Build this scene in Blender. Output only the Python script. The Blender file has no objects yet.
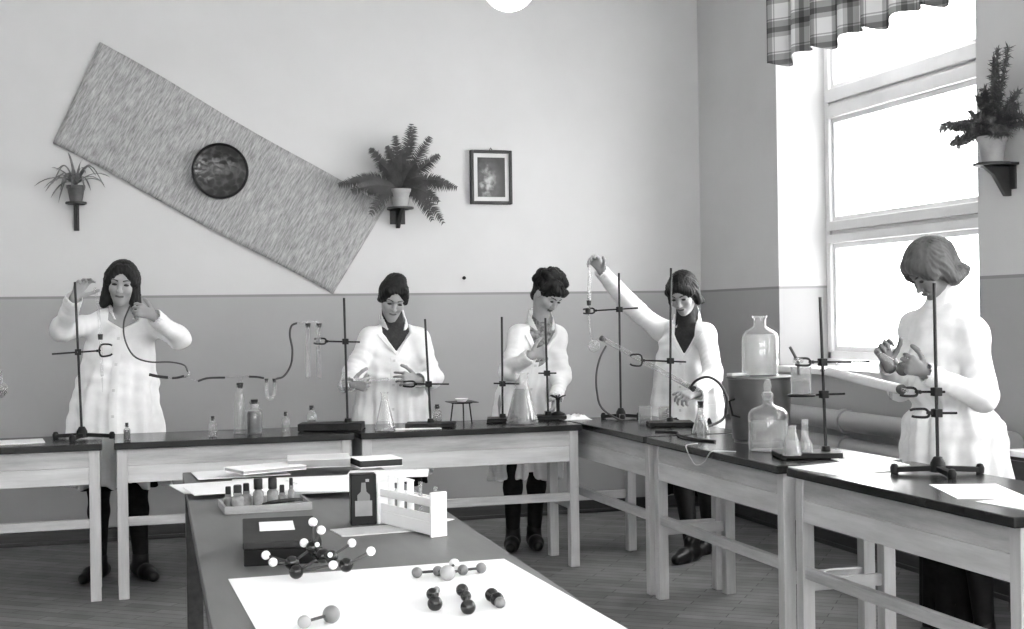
WORLD, SUN, SUNDIR, EXPO = 5.0, 0.0, (-.75, .45, -.45), 1.62
import bpy, math, random
import numpy as np
from mathutils import Vector, Matrix, Quaternion
C = bpy.context.scene.collection
PI = math.pi
random.seed(7)
rng = np.random.default_rng(5)

# ------------------------------------------------------------------ materials
def _nt(name):
    m = bpy.data.materials.new(name); m.use_nodes = True
    nt = m.node_tree
    for n in list(nt.nodes): nt.nodes.remove(n)
    out = nt.nodes.new('ShaderNodeOutputMaterial')
    return m, nt, out
def node(nt, t, **kw):
    n = nt.nodes.new(t)
    for k, v in kw.items(): setattr(n, k, v)
    return n
def ramp(nt, fac, stops, interp='LINEAR'):
    r = node(nt, 'ShaderNodeValToRGB'); r.color_ramp.interpolation = interp
    e = r.color_ramp.elements
    while len(e) < len(stops): e.new(0.5)
    for x, (p, g) in zip(e, stops):
        x.position = p; x.color = (g, g, g, 1)
    nt.links.new(fac, r.inputs[0]); return r.outputs[0]
def coords(nt, scale=(1, 1, 1), rot=(0, 0, 0), kind='Object'):
    tc = node(nt, 'ShaderNodeTexCoord'); mp = node(nt, 'ShaderNodeMapping')
    mp.inputs['Scale'].default_value = scale; mp.inputs['Rotation'].default_value = rot
    nt.links.new(tc.outputs[kind], mp.inputs['Vector']); return mp.outputs[0]
def noise(nt, vec, scale, detail=3.0, rough=0.55):
    n = node(nt, 'ShaderNodeTexNoise'); n.inputs['Scale'].default_value = scale
    n.inputs['Detail'].default_value = detail; n.inputs['Roughness'].default_value = rough
    nt.links.new(vec, n.inputs['Vector']); return n.outputs['Fac']
def principled(nt, out, rough=0.6, metal=0.0, spec=0.5):
    b = node(nt, 'ShaderNodeBsdfPrincipled')
    b.inputs['Roughness'].default_value = rough; b.inputs['Metallic'].default_value = metal
    b.inputs['Specular IOR Level'].default_value = spec
    nt.links.new(b.outputs[0], out.inputs[0]); return b
def bump(nt, b, h, strength=0.2, dist=0.01):
    n = node(nt, 'ShaderNodeBump'); n.inputs['Strength'].default_value = strength; n.inputs['Distance'].default_value = dist
    nt.links.new(h, n.inputs['Height']); nt.links.new(n.outputs[0], b.inputs['Normal'])
def plain(name, lo, hi=None, rough=0.6, metal=0.0, scale=6.0, stretch=(1, 1, 1), spec=0.5, bmp=0.0, detail=3.0):
    """A mottled grey: noise between two greys, optionally stretched into grain."""
    hi = lo if hi is None else hi
    m, nt, out = _nt(name); b = principled(nt, out, rough, metal, spec)
    f = noise(nt, coords(nt, stretch), scale, detail)
    nt.links.new(ramp(nt, f, [(0.3, lo), (0.7, hi)]), b.inputs['Base Color'])
    if bmp: bump(nt, b, f, bmp)
    return m
def wood(name, lo, hi, axis, rough=0.5):
    st = [7.0, 7.0, 7.0]; st['xyz'.index(axis)] = 0.7
    m, nt, out = _nt(name); b = principled(nt, out, rough, 0, 0.4)
    v = coords(nt, tuple(st))
    g = noise(nt, v, 3.4, 6, 0.7)
    base = ramp(nt, g, [(0.25, lo), (0.75, hi)])
    k = [2.2, 2.2, 9.0]; k['xyz'.index(axis)] = 2.0
    kn = node(nt, 'ShaderNodeTexVoronoi'); kn.inputs['Scale'].default_value = 1.1
    nt.links.new(coords(nt, tuple(k)), kn.inputs['Vector'])
    knot = ramp(nt, kn.outputs['Distance'], [(0.05, 0.25), (0.14, 1.0)])
    mx = node(nt, 'ShaderNodeMix', data_type='RGBA', blend_type='MULTIPLY'); mx.inputs[0].default_value = 1
    nt.links.new(base, mx.inputs[6]); nt.links.new(knot, mx.inputs[7])
    nt.links.new(mx.outputs[2], b.inputs['Base Color']); bump(nt, b, g, 0.08)
    return m
def glass(name, tint=0.95, milky=0.10, rough=0.03):
    m, nt, out = _nt(name)
    tr = node(nt, 'ShaderNodeBsdfTransparent'); tr.inputs[0].default_value = (tint, tint, tint, 1)
    gl = node(nt, 'ShaderNodeBsdfGlossy'); gl.inputs['Roughness'].default_value = rough
    df = node(nt, 'ShaderNodeBsdfDiffuse'); df.inputs[0].default_value = (0.85, 0.85, 0.85, 1)
    lw = node(nt, 'ShaderNodeLayerWeight'); lw.inputs['Blend'].default_value = 0.35
    edge = ramp(nt, lw.outputs['Facing'], [(0.35, milky * 0.4), (1.0, min(0.8, milky * 5))])
    l2 = node(nt, 'ShaderNodeLayerWeight'); l2.inputs['Blend'].default_value = 0.5
    pw = node(nt, 'ShaderNodeMath', operation='POWER'); nt.links.new(l2.outputs['Facing'], pw.inputs[0]); pw.inputs[1].default_value = 5
    fr = node(nt, 'ShaderNodeMath', operation='MULTIPLY_ADD'); nt.links.new(pw.outputs[0], fr.inputs[0]); fr.inputs[1].default_value = 0.9; fr.inputs[2].default_value = 0.04
    m1 = node(nt, 'ShaderNodeMixShader'); m2 = node(nt, 'ShaderNodeMixShader')
    nt.links.new(edge, m1.inputs[0]); nt.links.new(tr.outputs[0], m1.inputs[1]); nt.links.new(df.outputs[0], m1.inputs[2])
    nt.links.new(fr.outputs[0], m2.inputs[0]); nt.links.new(m1.outputs[0], m2.inputs[1]); nt.links.new(gl.outputs[0], m2.inputs[2])
    nt.links.new(m2.outputs[0], out.inputs[0]); return m

M = {}
M['white_cloth'] = plain('white_cotton', 0.72, 0.82, 0.9, scale=14, bmp=0.05, spec=0.2)
M['skin'] = plain('skin', 0.29, 0.35, 0.55, scale=20, spec=0.35)
M['skin_shaded'] = plain('shaded_skin', 0.15, 0.19, 0.55, scale=20, spec=0.3)  # darker copy of skin: shade on one woman's neck and hands put into colour
M['lips'] = plain('lip_skin', 0.10, 0.12, 0.45, scale=20)
M['eye'] = plain('eye_dark', 0.03, 0.05, 0.25, scale=30)
M['brow'] = plain('brow_hair', 0.03, 0.05, 0.7, scale=40)
M['hair_dark'] = plain('dark_hair', 0.006, 0.018, 0.55, scale=22, stretch=(1, 1, 0.2), bmp=0.3, spec=0.22)
M['hair_brown'] = plain('brown_hair', 0.035, 0.11, 0.5, scale=22, stretch=(1, 1, 0.2), bmp=0.4, spec=0.3)
M['sweater'] = plain('dark_knit', 0.02, 0.04, 0.9, scale=60, bmp=0.2)
M['blouse'] = plain('print_blouse', 0.05, 0.35, 0.9, scale=45, bmp=0.1)
M['stocking'] = plain('dark_stocking', 0.006, 0.012, 0.7, scale=30, spec=0.12)
M['skirt'] = plain('dark_skirt', 0.005, 0.010, 0.9, scale=30, spec=0.1)
M['shoe'] = plain('dark_leather', 0.006, 0.012, 0.4, scale=20, spec=0.25)
M['button'] = plain('button', 0.5, 0.6, 0.4)
M['iron'] = plain('black_iron', 0.006, 0.014, 0.5, scale=30, spec=0.22)
M['rod'] = plain('dark_steel_rod', 0.010, 0.022, 0.4, scale=30, spec=0.3)
M['chrome'] = plain('chrome', 0.5, 0.65, 0.25, metal=0.9)
M['rubber'] = plain('grey_rubber', 0.035, 0.06, 0.6, scale=20)
M['rubber_black'] = plain('black_rubber', 0.012, 0.025, 0.6, scale=20)
M['glass'] = glass('thin_glass', 0.965, 0.10)
M['glass_milky'] = glass('frosted_glass', 0.9, 0.30, 0.1)
M['glass_white'] = plain('opal_glass', 0.62, 0.72, 0.25)
M['window_glass'] = glass('window_glass', 0.985, 0.0)
M['water'] = glass('water', 0.90, 0.10)
M['dark_liquid'] = plain('dark_liquid', 0.055, 0.075, 0.15)
M['grey_liquid'] = glass('grey_liquid', 0.80, 0.12)
M['lit_water'] = glass('lit_water', 0.97, 0.90)  # milky white stands in for window light refracted by the water
M['lit_liquid'] = glass('lit_liquid', 0.93, 0.55)  # milky white mixed into the front bottle's liquid in place of refracted window light
M['amber'] = plain('grey_bottle_glass', 0.18, 0.32, 0.15, scale=30)
M['leaf_mid'] = plain('mid_leaf', 0.05, 0.12, 0.5, scale=14)
M['pine_x'] = wood('pine_along', 0.30, 0.58, 'x')
M['pine_z'] = wood('pine_upright', 0.40, 0.60, 'z')
M['pine_y'] = wood('pine_across', 0.44, 0.56, 'y')
M['pine_low'] = wood('pale_pine_board', 0.46, 0.68, 'x')
M['benchtop'] = plain('black_bench_top', 0.012, 0.026, 0.22, scale=5, stretch=(0.6, 3, 1), spec=0.35)
M['lino'] = plain('grey_table_top', 0.115, 0.15, 0.45, scale=5, stretch=(3, 0.6, 1))
M['dark_wood'] = plain('dark_wood', 0.02, 0.045, 0.45, scale=6, stretch=(6, 0.8, 6))
M['paper'] = plain('paper', 0.86, 0.9, 0.8, scale=10)
M['card'] = plain('card', 0.60, 0.68, 0.8, scale=10)
M['grey_card'] = plain('grey_card', 0.30, 0.36, 0.8, scale=10)
M['tin'] = plain('galvanised_tin', 0.16, 0.26, 0.32, metal=0.9, scale=4)
M['pot'] = plain('clay_pot', 0.30, 0.40, 0.7, scale=15)
M['pot_dark'] = plain('dark_pot', 0.05, 0.09, 0.5, scale=15)
M['leaf'] = plain('leaf', 0.03, 0.075, 0.5, scale=12)
M['leaf_pale'] = plain('pale_leaf', 0.10, 0.26, 0.5, scale=14)
M['bracket'] = plain('dark_bracket', 0.012, 0.03, 0.5, scale=15)
M['paint_white'] = plain('white_gloss_paint', 0.66, 0.74, 0.35, scale=4)
M['pipe'] = plain('grey_pipe_paint', 0.26, 0.31, 0.4, scale=5)
M['skirting'] = plain('dark_skirting', 0.03, 0.05, 0.4, scale=8, stretch=(0.5, 0.5, 6))
M['ball_white'] = plain('white_ball', 0.85, 0.9, 0.3)
M['ball_black'] = plain('black_ball', 0.006, 0.012, 0.18)
M['ball_grey'] = plain('grey_ball', 0.16, 0.22, 0.3)
M['ball_pale'] = plain('pale_grey_ball', 0.35, 0.42, 0.3)
M['peg'] = plain('peg', 0.03, 0.05, 0.5)
M['black_plastic'] = plain('black_plastic', 0.007, 0.012, 0.4, spec=0.25)
M['dark_box'] = plain('dark_case', 0.006, 0.011, 0.7, scale=12, spec=0.15)
M['dark_box_lid'] = plain('dark_case_lid', 0.022, 0.034, 0.7, scale=12, spec=0.25)
M['label_grey'] = plain('grey_label', 0.25, 0.33, 0.6, scale=18)

def wall_material():
    m, nt, out = _nt('two_tone_wall_paint'); b = principled(nt, out, 0.55, 0, 0.4)
    g = node(nt, 'ShaderNodeNewGeometry'); sp = node(nt, 'ShaderNodeSeparateXYZ'); nt.links.new(g.outputs['Position'], sp.inputs[0])
    mr = node(nt, 'ShaderNodeMath', operation='DIVIDE'); nt.links.new(sp.outputs['Z'], mr.inputs[0]); mr.inputs[1].default_value = 4.0
    d = 1.49 / 4
    col = ramp(nt, mr.outputs[0], [(0.0, 0.37), (d - 0.003, 0.26), (d, 0.58)], 'CONSTANT')
    n = noise(nt, coords(nt, (1, 1, 1)), 1.6, 5, 0.6)
    sh = ramp(nt, n, [(0.3, 0.93), (0.7, 1.0)])
    mx = node(nt, 'ShaderNodeMix', data_type='RGBA', blend_type='MULTIPLY'); mx.inputs[0].default_value = 1
    nt.links.new(col, mx.inputs[6]); nt.links.new(sh, mx.inputs[7]); nt.links.new(mx.outputs[2], b.inputs['Base Color'])
    bump(nt, b, noise(nt, coords(nt, (1, 1, 1)), 9, 4), 0.05)
    return m
M['wall'] = wall_material()
M['bounce_paint'] = plain('bounce_wall_paint', 0.78, 0.82, 0.7, scale=2)  # unseen left wall made paler to bounce light onto the right wall
M['ceiling'] = plain('ceiling_paint', 0.70, 0.75, 0.9, scale=2)
def floor_material():
    m, nt, out = _nt('parquet'); b = principled(nt, out, 0.55, 0, 0.25)
    v = coords(nt, (1, 1, 1), (0, 0, math.radians(38)))
    br = node(nt, 'ShaderNodeTexBrick'); nt.links.new(v, br.inputs['Vector'])
    br.offset = 0.5
    for k, x in (('Color1', 0.135), ('Color2', 0.20), ('Mortar', 0.03)): br.inputs[k].default_value = (x, x, x, 1)
    br.inputs['Scale'].default_value = 1.0; br.inputs['Mortar Size'].default_value = 0.002
    br.inputs['Brick Width'].default_value = 0.42; br.inputs['Row Height'].default_value = 0.07
    n = noise(nt, v, 7, 5); sh = ramp(nt, n, [(0.25, 0.75), (0.75, 1.15)])
    mx = node(nt, 'ShaderNodeMix', data_type='RGBA', blend_type='MULTIPLY'); mx.inputs[0].default_value = 1
    nt.links.new(br.outputs['Color'], mx.inputs[6]); nt.links.new(sh, mx.inputs[7]); nt.links.new(mx.outputs[2], b.inputs['Base Color'])
    bump(nt, b, br.outputs['Fac'], -0.1)
    return m
M['floor'] = floor_material()
def mat_weave():
    m, nt, out = _nt('woven_reed'); b = principled(nt, out, 0.8, 0, 0.2)
    n = noise(nt, coords(nt, (46, 6.0, 1)), 2.2, 4, 0.65)
    n2 = noise(nt, coords(nt, (3, 1, 1)), 3, 2)
    c = ramp(nt, n, [(0.30, 0.20), (0.5, 0.36), (0.70, 0.52)])
    sh = ramp(nt, n2, [(0.3, 0.88), (0.7, 1.05)])
    mx = node(nt, 'ShaderNodeMix', data_type='RGBA', blend_type='MULTIPLY'); mx.inputs[0].default_value = 1
    nt.links.new(c, mx.inputs[6]); nt.links.new(sh, mx.inputs[7]); nt.links.new(mx.outputs[2], b.inputs['Base Color'])
    bump(nt, b, n, 0.4); return m
M['reed'] = mat_weave()
def plate_material():
    m, nt, out = _nt('dark_relief_glaze'); b = principled(nt, out, 0.28, 0, 0.6)
    v = node(nt, 'ShaderNodeTexVoronoi'); v.inputs['Scale'].default_value = 26; nt.links.new(coords(nt), v.inputs['Vector'])
    c = ramp(nt, v.outputs['Distance'], [(0.1, 0.010), (0.6, 0.022), (0.85, 0.07)])
    nt.links.new(c, b.inputs['Base Color']); bump(nt, b, v.outputs['Distance'], 0.5, 0.012); return m
M['plate'] = plate_material()
def plaid_material():
    m, nt, out = _nt('plaid_curtain'); b = principled(nt, out, 0.9, 0, 0.1)
    tc = node(nt, 'ShaderNodeTexCoord'); sp = node(nt, 'ShaderNodeSeparateXYZ'); nt.links.new(tc.outputs['UV'], sp.inputs[0])
    cols = []
    for ax, per in (('X', 0.20), ('Y', 0.20)):
        d = node(nt, 'ShaderNodeMath', operation='DIVIDE'); nt.links.new(sp.outputs[ax], d.inputs[0]); d.inputs[1].default_value = per
        f = node(nt, 'ShaderNodeMath', operation='FRACT'); nt.links.new(d.outputs[0], f.inputs[0])
        cols.append(ramp(nt, f.outputs[0], [(0.0, 0.25), (0.16, 0.50), (0.34, 0.95), (0.38, 0.55), (0.42, 1.0), (0.86, 0.6)], 'CONSTANT'))
    mx = node(nt, 'ShaderNodeMix', data_type='RGBA', blend_type='MULTIPLY'); mx.inputs[0].default_value = 1
    nt.links.new(cols[0], mx.inputs[6]); nt.links.new(cols[1], mx.inputs[7])
    dk = node(nt, 'ShaderNodeMix', data_type='RGBA', blend_type='MULTIPLY'); dk.inputs[0].default_value = 1
    dk.inputs[7].default_value = (0.8, 0.8, 0.8, 1)
    nt.links.new(mx.outputs[2], dk.inputs[6]); nt.links.new(dk.outputs[2], b.inputs['Base Color'])
    return m
M['plaid'] = plaid_material()
def print_material():
    m, nt, out = _nt('framed_print'); b = principled(nt, out, 0.35, 0, 0.5)
    tc = node(nt, 'ShaderNodeTexCoord'); g = node(nt, 'ShaderNodeTexGradient', gradient_type='SPHERICAL')
    mp = node(nt, 'ShaderNodeMapping'); mp.inputs['Scale'].default_value = (13, 1, 7.5)
    nt.links.new(tc.outputs['Object'], mp.inputs[0])
    n = node(nt, 'ShaderNodeTexNoise'); n.inputs['Scale'].default_value = 26; nt.links.new(tc.outputs['Object'], n.inputs['Vector'])
    ad = node(nt, 'ShaderNodeMix', data_type='VECTOR'); ad.inputs[0].default_value = 0.35
    nt.links.new(mp.outputs[0], ad.inputs[4]); nt.links.new(n.outputs['Color'], ad.inputs[5]); nt.links.new(ad.outputs[1], g.inputs[0])
    mul = node(nt, 'ShaderNodeMath', operation='MULTIPLY'); nt.links.new(g.outputs['Fac'], mul.inputs[0]); nt.links.new(n.outputs['Fac'], mul.inputs[1])
    nt.links.new(ramp(nt, mul.outputs[0], [(0.05, 0.03), (0.24, 0.08), (0.48, 0.42)]), b.inputs['Base Color']); return m
M['print'] = print_material()
def emit(name, s):
    m, nt, out = _nt(name); e = node(nt, 'ShaderNodeEmission'); e.inputs[1].default_value = s
    nt.links.new(e.outputs[0], out.inputs[0]); return m
M['lamp_glow'] = emit('lit_opal_globe', 4.0)

# ------------------------------------------------------------------ mesh building
def make_obj(name, verts, faces, mat, parent=None, loc=None, smooth=None, bevel=0.0, uvs=None):
    me = bpy.data.meshes.new(name)
    me.from_pydata([tuple(v) for v in verts], [], faces); me.update()
    if mat: me.materials.append(mat if not isinstance(mat, str) else M[mat])
    if uvs is not None:
        l = me.uv_layers.new(name='UVMap')
        for lp in me.loops: l.data[lp.index].uv = uvs[lp.vertex_index]
    if smooth is not None:
        me.polygons.foreach_set('use_smooth', [True] * len(me.polygons))
        if smooth < 179: me.set_sharp_from_angle(angle=math.radians(smooth))
    o = bpy.data.objects.new(name, me); C.objects.link(o)
    if loc: o.location = loc
    if parent: o.parent = parent
    if bevel:
        b = o.modifiers.new('edge', 'BEVEL'); b.width = bevel; b.segments = 2; b.limit_method = 'ANGLE'
    return o
def tag(o, label=None, cat=None, group=None, kind=None):
    if label: o['label'] = label
    if cat: o['category'] = cat
    if group: o['group'] = group
    if kind: o['kind'] = kind
    return o
def thing(name, label, cat, loc=(0, 0, 0), rz=0.0, group=None):
    o = bpy.data.objects.new(name, None); o.empty_display_size = 0.05; C.objects.link(o)
    o.location = loc; o.rotation_euler = (0, 0, rz)
    return tag(o, label, cat, group)
def structure(o): o['kind'] = 'structure'; return o

def frame_of(d):
    d = np.array(d, float); d /= np.linalg.norm(d)
    a = np.array([0, 0, 1.0]) if abs(d[2]) < 0.95 else np.array([1.0, 0, 0])
    x = np.cross(a, d); x /= np.linalg.norm(x)
    return x, np.cross(d, x), d
class MB:
    """collects simple solids, then links them as one mesh"""
    def __init__(s): s.v = []; s.f = []
    def add(s, v, f):
        n = len(s.v); s.v += [tuple(map(float, p)) for p in v]; s.f += [tuple(i + n for i in q) for q in f]; return s
    def box(s, a, b):
        (x0, y0, z0), (x1, y1, z1) = a, b
        return s.add([(x0, y0, z0), (x1, y0, z0), (x1, y1, z0), (x0, y1, z0), (x0, y0, z1), (x1, y0, z1), (x1, y1, z1), (x0, y1, z1)],
                     [(0, 3, 2, 1), (4, 5, 6, 7), (0, 1, 5, 4), (1, 2, 6, 5), (2, 3, 7, 6), (3, 0, 4, 7)])
    def bar(s, p, q, w, h, up=(0, 0, 1)):
        p = np.array(p, float); q = np.array(q, float); d = q - p; d /= np.linalg.norm(d)
        x = np.cross(d, up); x = x / np.linalg.norm(x); z = np.cross(x, d)
        v = [p + a * x * w / 2 + b * z * h / 2 for a, b in ((-1, -1), (1, -1), (1, 1), (-1, 1))]
        v += [q + a * x * w / 2 + b * z * h / 2 for a, b in ((-1, -1), (1, -1), (1, 1), (-1, 1))]
        return s.add(v, [(0, 1, 2, 3), (7, 6, 5, 4), (0, 4, 5, 1), (1, 5, 6, 2), (2, 6, 7, 3), (3, 7, 4, 0)])
    def tube(s, pts, r, n=10, r2=None, cap=True):
        pts = [np.array(p, float) for p in pts]; m = len(pts); V = []
        r2 = r if r2 is None else r2
        x = None
        for i, p in enumerate(pts):
            d = pts[min(i + 1, m - 1)] - pts[max(i - 1, 0)]; d /= max(np.linalg.norm(d), 1e-9)
            if x is None: x, y, _ = frame_of(d)
            else:
                x = x - d * np.dot(x, d); x /= np.linalg.norm(x); y = np.cross(d, x)
            rr = r + (r2 - r) * i / max(m - 1, 1)
            V += [p + rr * (math.cos(2 * PI * k / n) * x + math.sin(2 * PI * k / n) * y) for k in range(n)]
        F = [(i * n + k, i * n + (k + 1) % n, (i + 1) * n + (k + 1) % n, (i + 1) * n + k) for i in range(m - 1) for k in range(n)]
        if cap: F += [tuple(range(n - 1, -1, -1)), tuple((m - 1) * n + k for k in range(n))]
        return s.add(V, F)
    def lathe(s, prof, c=(0, 0, 0), axis=(0, 0, 1), n=28):
        """prof: list of (radius, height) along axis from c"""
        x, y, d = frame_of(axis); c = np.array(c, float); V = []; idx = []
        for r, h in prof:
            if r < 1e-6: idx.append([len(V)]); V.append(c + d * h)
            else:
                idx.append(list(range(len(V), len(V) + n)))
                V += [c + d * h + r * (math.cos(2 * PI * k / n) * x + math.sin(2 * PI * k / n) * y) for k in range(n)]
        F = []
        for a, b in zip(idx, idx[1:]):
            if len(a) == 1 and len(b) == 1: continue
            for k in range(n):
                k2 = (k + 1) % n
                if len(a) == 1: F.append((a[0], b[k2], b[k]))
                elif len(b) == 1: F.append((a[k], a[k2], b[0]))
                else: F.append((a[k], a[k2], b[k2], b[k]))
        return s.add(V, F)
    def ball(s, c, r, n=16, sq=(1, 1, 1)):
        c = np.array(c, float); V = [c + np.array([0, 0, -r * sq[2]])]; m = n // 2
        for i in range(1, m):
            t = -PI / 2 + PI * i / m
            V += [c + np.array([r * sq[0] * math.cos(t) * math.cos(2 * PI * k / n), r * sq[1] * math.cos(t) * math.sin(2 * PI * k / n), r * sq[2] * math.sin(t)]) for k in range(n)]
        V.append(c + np.array([0, 0, r * sq[2]])); L = len(V) - 1
        F = [(0, 1 + (k + 1) % n, 1 + k) for k in range(n)] + [(L, L - n + k, L - n + (k + 1) % n) for k in range(n)]
        F += [(1 + i * n + k, 1 + i * n + (k + 1) % n, 1 + (i + 1) * n + (k + 1) % n, 1 + (i + 1) * n + k) for i in range(m - 2) for k in range(n)]
        return s.add(V, F)
    def prism(s, poly, n, h):
        """extrude a planar polygon (3-D points) by h along n"""
        n = np.array(n, float) * h; k = len(poly); p = [np.array(q, float) for q in poly]
        return s.add(p + [q + n for q in p], [tuple(range(k - 1, -1, -1)), tuple(range(k, 2 * k))] + [(i, (i + 1) % k, (i + 1) % k + k, i + k) for i in range(k)])
    def build(s, name, mat, parent=None, smooth=40, bevel=0.0, loc=None):
        return make_obj(name, s.v, s.f, mat, parent, loc, smooth, bevel)
def spline(pts, n=8):
    p = [np.array(q, float) for q in pts]; p = [2 * p[0] - p[1]] + p + [2 * p[-1] - p[-2]]; out = []
    for i in range(1, len(p) - 2):
        for k in range(n):
            t = k / n; a, b, c, d = p[i - 1:i + 3]
            out.append(0.5 * (2 * b + (c - a) * t + (2 * a - 5 * b + 4 * c - d) * t * t + (3 * b - a - 3 * c + d) * t ** 3))
    out.append(p[-2]); return out
def copy_tree(o, parent=None):
    c = o.copy(); C.objects.link(c)
    if parent: c.parent = parent; c.matrix_parent_inverse = o.matrix_parent_inverse
    for ch in list(o.children): copy_tree(ch, c)
    return c

# ------------------------------------------------------------------ the room
XL, XR, YF, YB, ZC = -3.0, 3.95, -2.4, 8.5, 3.85
structure(MB().box((XL - .3, YF - .3, -.1), (XR + .5, YB + .3, 0)).build('floor', 'floor', smooth=None))
structure(MB().box((XL - .3, YF - .3, ZC), (XR + .5, YB + .3, ZC + .1)).build('ceiling', 'ceiling', smooth=None))
structure(MB().box((XL - .3, YB, 0), (XR, YB + .3, ZC)).build('wall_back', 'wall', smooth=None))
structure(MB().box((XL - .3, YF, 0), (XL, YB, ZC)).build('wall_left', 'bounce_paint', smooth=None))

def wall_with_openings(name, openings, x_in, thick, y0, y1, splay, to_world):
    """wall in its own (along, out, up) frame: openings (a0,a1,z0,z1) on the inner face, narrowing outward by splay"""
    mb = MB()
    def skin(x, ops, flip):
        As = sorted({y0, y1} | {v for o in ops for v in o[:2]}); Zs = sorted({0.0, ZC} | {v for o in ops for v in o[2:]})
        for a, b in zip(As, As[1:]):
            for c, d in zip(Zs, Zs[1:]):
                if any(o[0] - 1e-6 <= a and b <= o[1] + 1e-6 and o[2] - 1e-6 <= c and d <= o[3] + 1e-6 for o in ops): continue
                q = [to_world(a, x, c), to_world(b, x, c), to_world(b, x, d), to_world(a, x, d)]
                mb.add(q[::-1] if flip else q, [(0, 1, 2, 3)])
    outer = [(o[0] + splay, o[1] - splay, o[2], o[3]) for o in openings]
    skin(x_in, openings, False); skin(x_in + thick, outer, True)
    for o, u in zip(openings, outer):
        for (a, c), (b, d), (a2, c2), (b2, d2) in (((o[0], o[2]), (o[1], o[2]), (u[0], u[2]), (u[1], u[2])), ((o[1], o[2]), (o[1], o[3]), (u[1], u[2]), (u[1], u[3])),
                                                  ((o[1], o[3]), (o[0], o[3]), (u[1], u[3]), (u[0], u[3])), ((o[0], o[3]), (o[0], o[2]), (u[0], u[3]), (u[0], u[2]))):
            mb.add([to_world(a, x_in, c), to_world(b, x_in, d), to_world(b2, x_in + thick, d2), to_world(a2, x_in + thick, c2)], [(3, 2, 1, 0)])
    return structure(mb.build(name, 'wall', smooth=None))
def window(name, a0, a1, z0, z1, x, to_world, transoms, sill_in=0.42, sill_thick=0.035):
    """a painted timber window: outer frame, two transoms, sash edges, glass and inner sill"""
    root = bpy.data.objects.new(name, None); C.objects.link(root); root['kind'] = 'structure'
    def bx(mb, p, q): 
        w = [to_world(*p), to_world(*q)]
        mb.box(tuple(min(w[0][i], w[1][i]) for i in range(3)), tuple(max(w[0][i], w[1][i]) for i in range(3)))
    fr = MB(); t = 0.05
    bx(fr, (a0, x - .04, z0), (a0 + t, x + .06, z1)); bx(fr, (a1 - t, x - .04, z0), (a1, x + .06, z1))
    bx(fr, (a0, x - .04, z0), (a1, x + .06, z0 + .05)); bx(fr, (a0, x - .04, z1 - .06), (a1, x + .06, z1))
    fr.build('window_frame', 'paint_white', root, None, 0.006)
    zs = [z0 + .05]
    for zt0, zt1 in transoms:
        m = MB(); zm = (zt0 + zt1) / 2
        bx(m, (a0 + t, x - .05, zt0), (a1 - t, x + .05, zm - .012)); bx(m, (a0 + t, x - .03, zm - .012), (a1 - t, x + .05, zm + .008)); bx(m, (a0 + t, x - .055, zm + .008), (a1 - t, x + .05, zt1))
        m.build('transom', 'paint_white', root, None, 0.005)
        zs += [zt0, zt1]
    zs.append(z1 - .06)
    for lo, hi in zip(zs[::2], zs[1::2]):
        m = MB(); s = .03
        bx(m, (a0 + t, x - .02, lo), (a0 + t + s, x + .02, hi)); bx(m, (a1 - t - s, x - .02, lo), (a1 - t, x + .02, hi))
        bx(m, (a0 + t + s, x - .02, lo), (a1 - t - s, x + .02, lo + s)); bx(m, (a0 + t + s, x - .02, hi - s), (a1 - t - s, x + .02, hi))
        m.build('sash', 'paint_white', root, None, 0.003)
        g = MB(); bx(g, (a0 + t + s - .004, x - .002, lo + s - .004), (a1 - t - s + .004, x + .002, hi - s + .004)); g.build('pane', 'window_glass', root, None)
    sl = MB(); bx(sl, (a0 - .06, x - sill_in, z0 - .07), (a1 + .06, x - .03, z0 - .07 + sill_thick))
    sl.build('window_sill', 'paint_white', root, None, 0.006)
    return root
right = lambda a, x, z: (x, a, z)
OPS = [(5.40, 7.37, 1.00, 3.45), (2.45, 4.42, 1.00, 3.45), (-1.0, 0.97, 1.00, 3.45)]
wall_with_openings('wall_right', OPS, XR, 0.40, YF, YB, 0.16, right)
TR = [(1.753, 1.887), (2.515, 2.69)]
for i, o in enumerate(OPS):
    window('window_%d' % (i + 1), o[0] + .12, o[1] - .12, 1.05, 3.45, XR + .30, right, TR, 0.36)
rear = lambda a, x, z: (a, -x, z)
ROPS = [(-2.4, -0.5, 1.0, 3.45), (-0.1, 1.8, 1.0, 3.45), (2.1, 3.7, 1.0, 3.45)]  # unseen rear windows, added to give the back wall frontal fill light
wall_with_openings('wall_front', ROPS, -YF, 0.40, XL - .3, XR, 0.16, rear)
for i, o in enumerate(ROPS):
    window('window_%d' % (i + 4), o[0] + .12, o[1] - .12, 1.05, 3.45, -YF + .30, rear, TR, 0.36)

structure(MB().box((XL, YB - .022, 0), (XR, YB, .085)).box((XL, YB - .03, 0), (XR, YB, .025)).build('baseboard_back', 'skirting', smooth=None, bevel=.004))
structure(MB().box((XR - .022, YF, 0), (XR, YB - .03, .085)).box((XR - .03, YF, 0), (XR, YB - .03, .025)).build('baseboard_right', 'skirting', smooth=None, bevel=.004))

for z, lab in ((0.745, 'upper grey heating pipe running along the wall under the window'), (0.60, 'lower grey heating pipe running along the wall under the window')):
    t = thing('heating_pipe', lab, 'pipe', (XR - .13, 6.5, z), 0, 'heating pipes under the window')
    MB().tube([(0, -1.5, 0), (0, 1.75, 0)], .055, 20).build('pipe', 'pipe', t)
    for y in (-1.2, -.1, 1.4):
        MB().lathe([(.056, -.02), (.066, -.02), (.066, .02), (.056, .02)], (0, y, 0), (0, 1, 0), 20).box((.03, y - .012, -.02), (.13, y + .012, .02)).build('pipe_clip', 'pipe', t)

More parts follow.
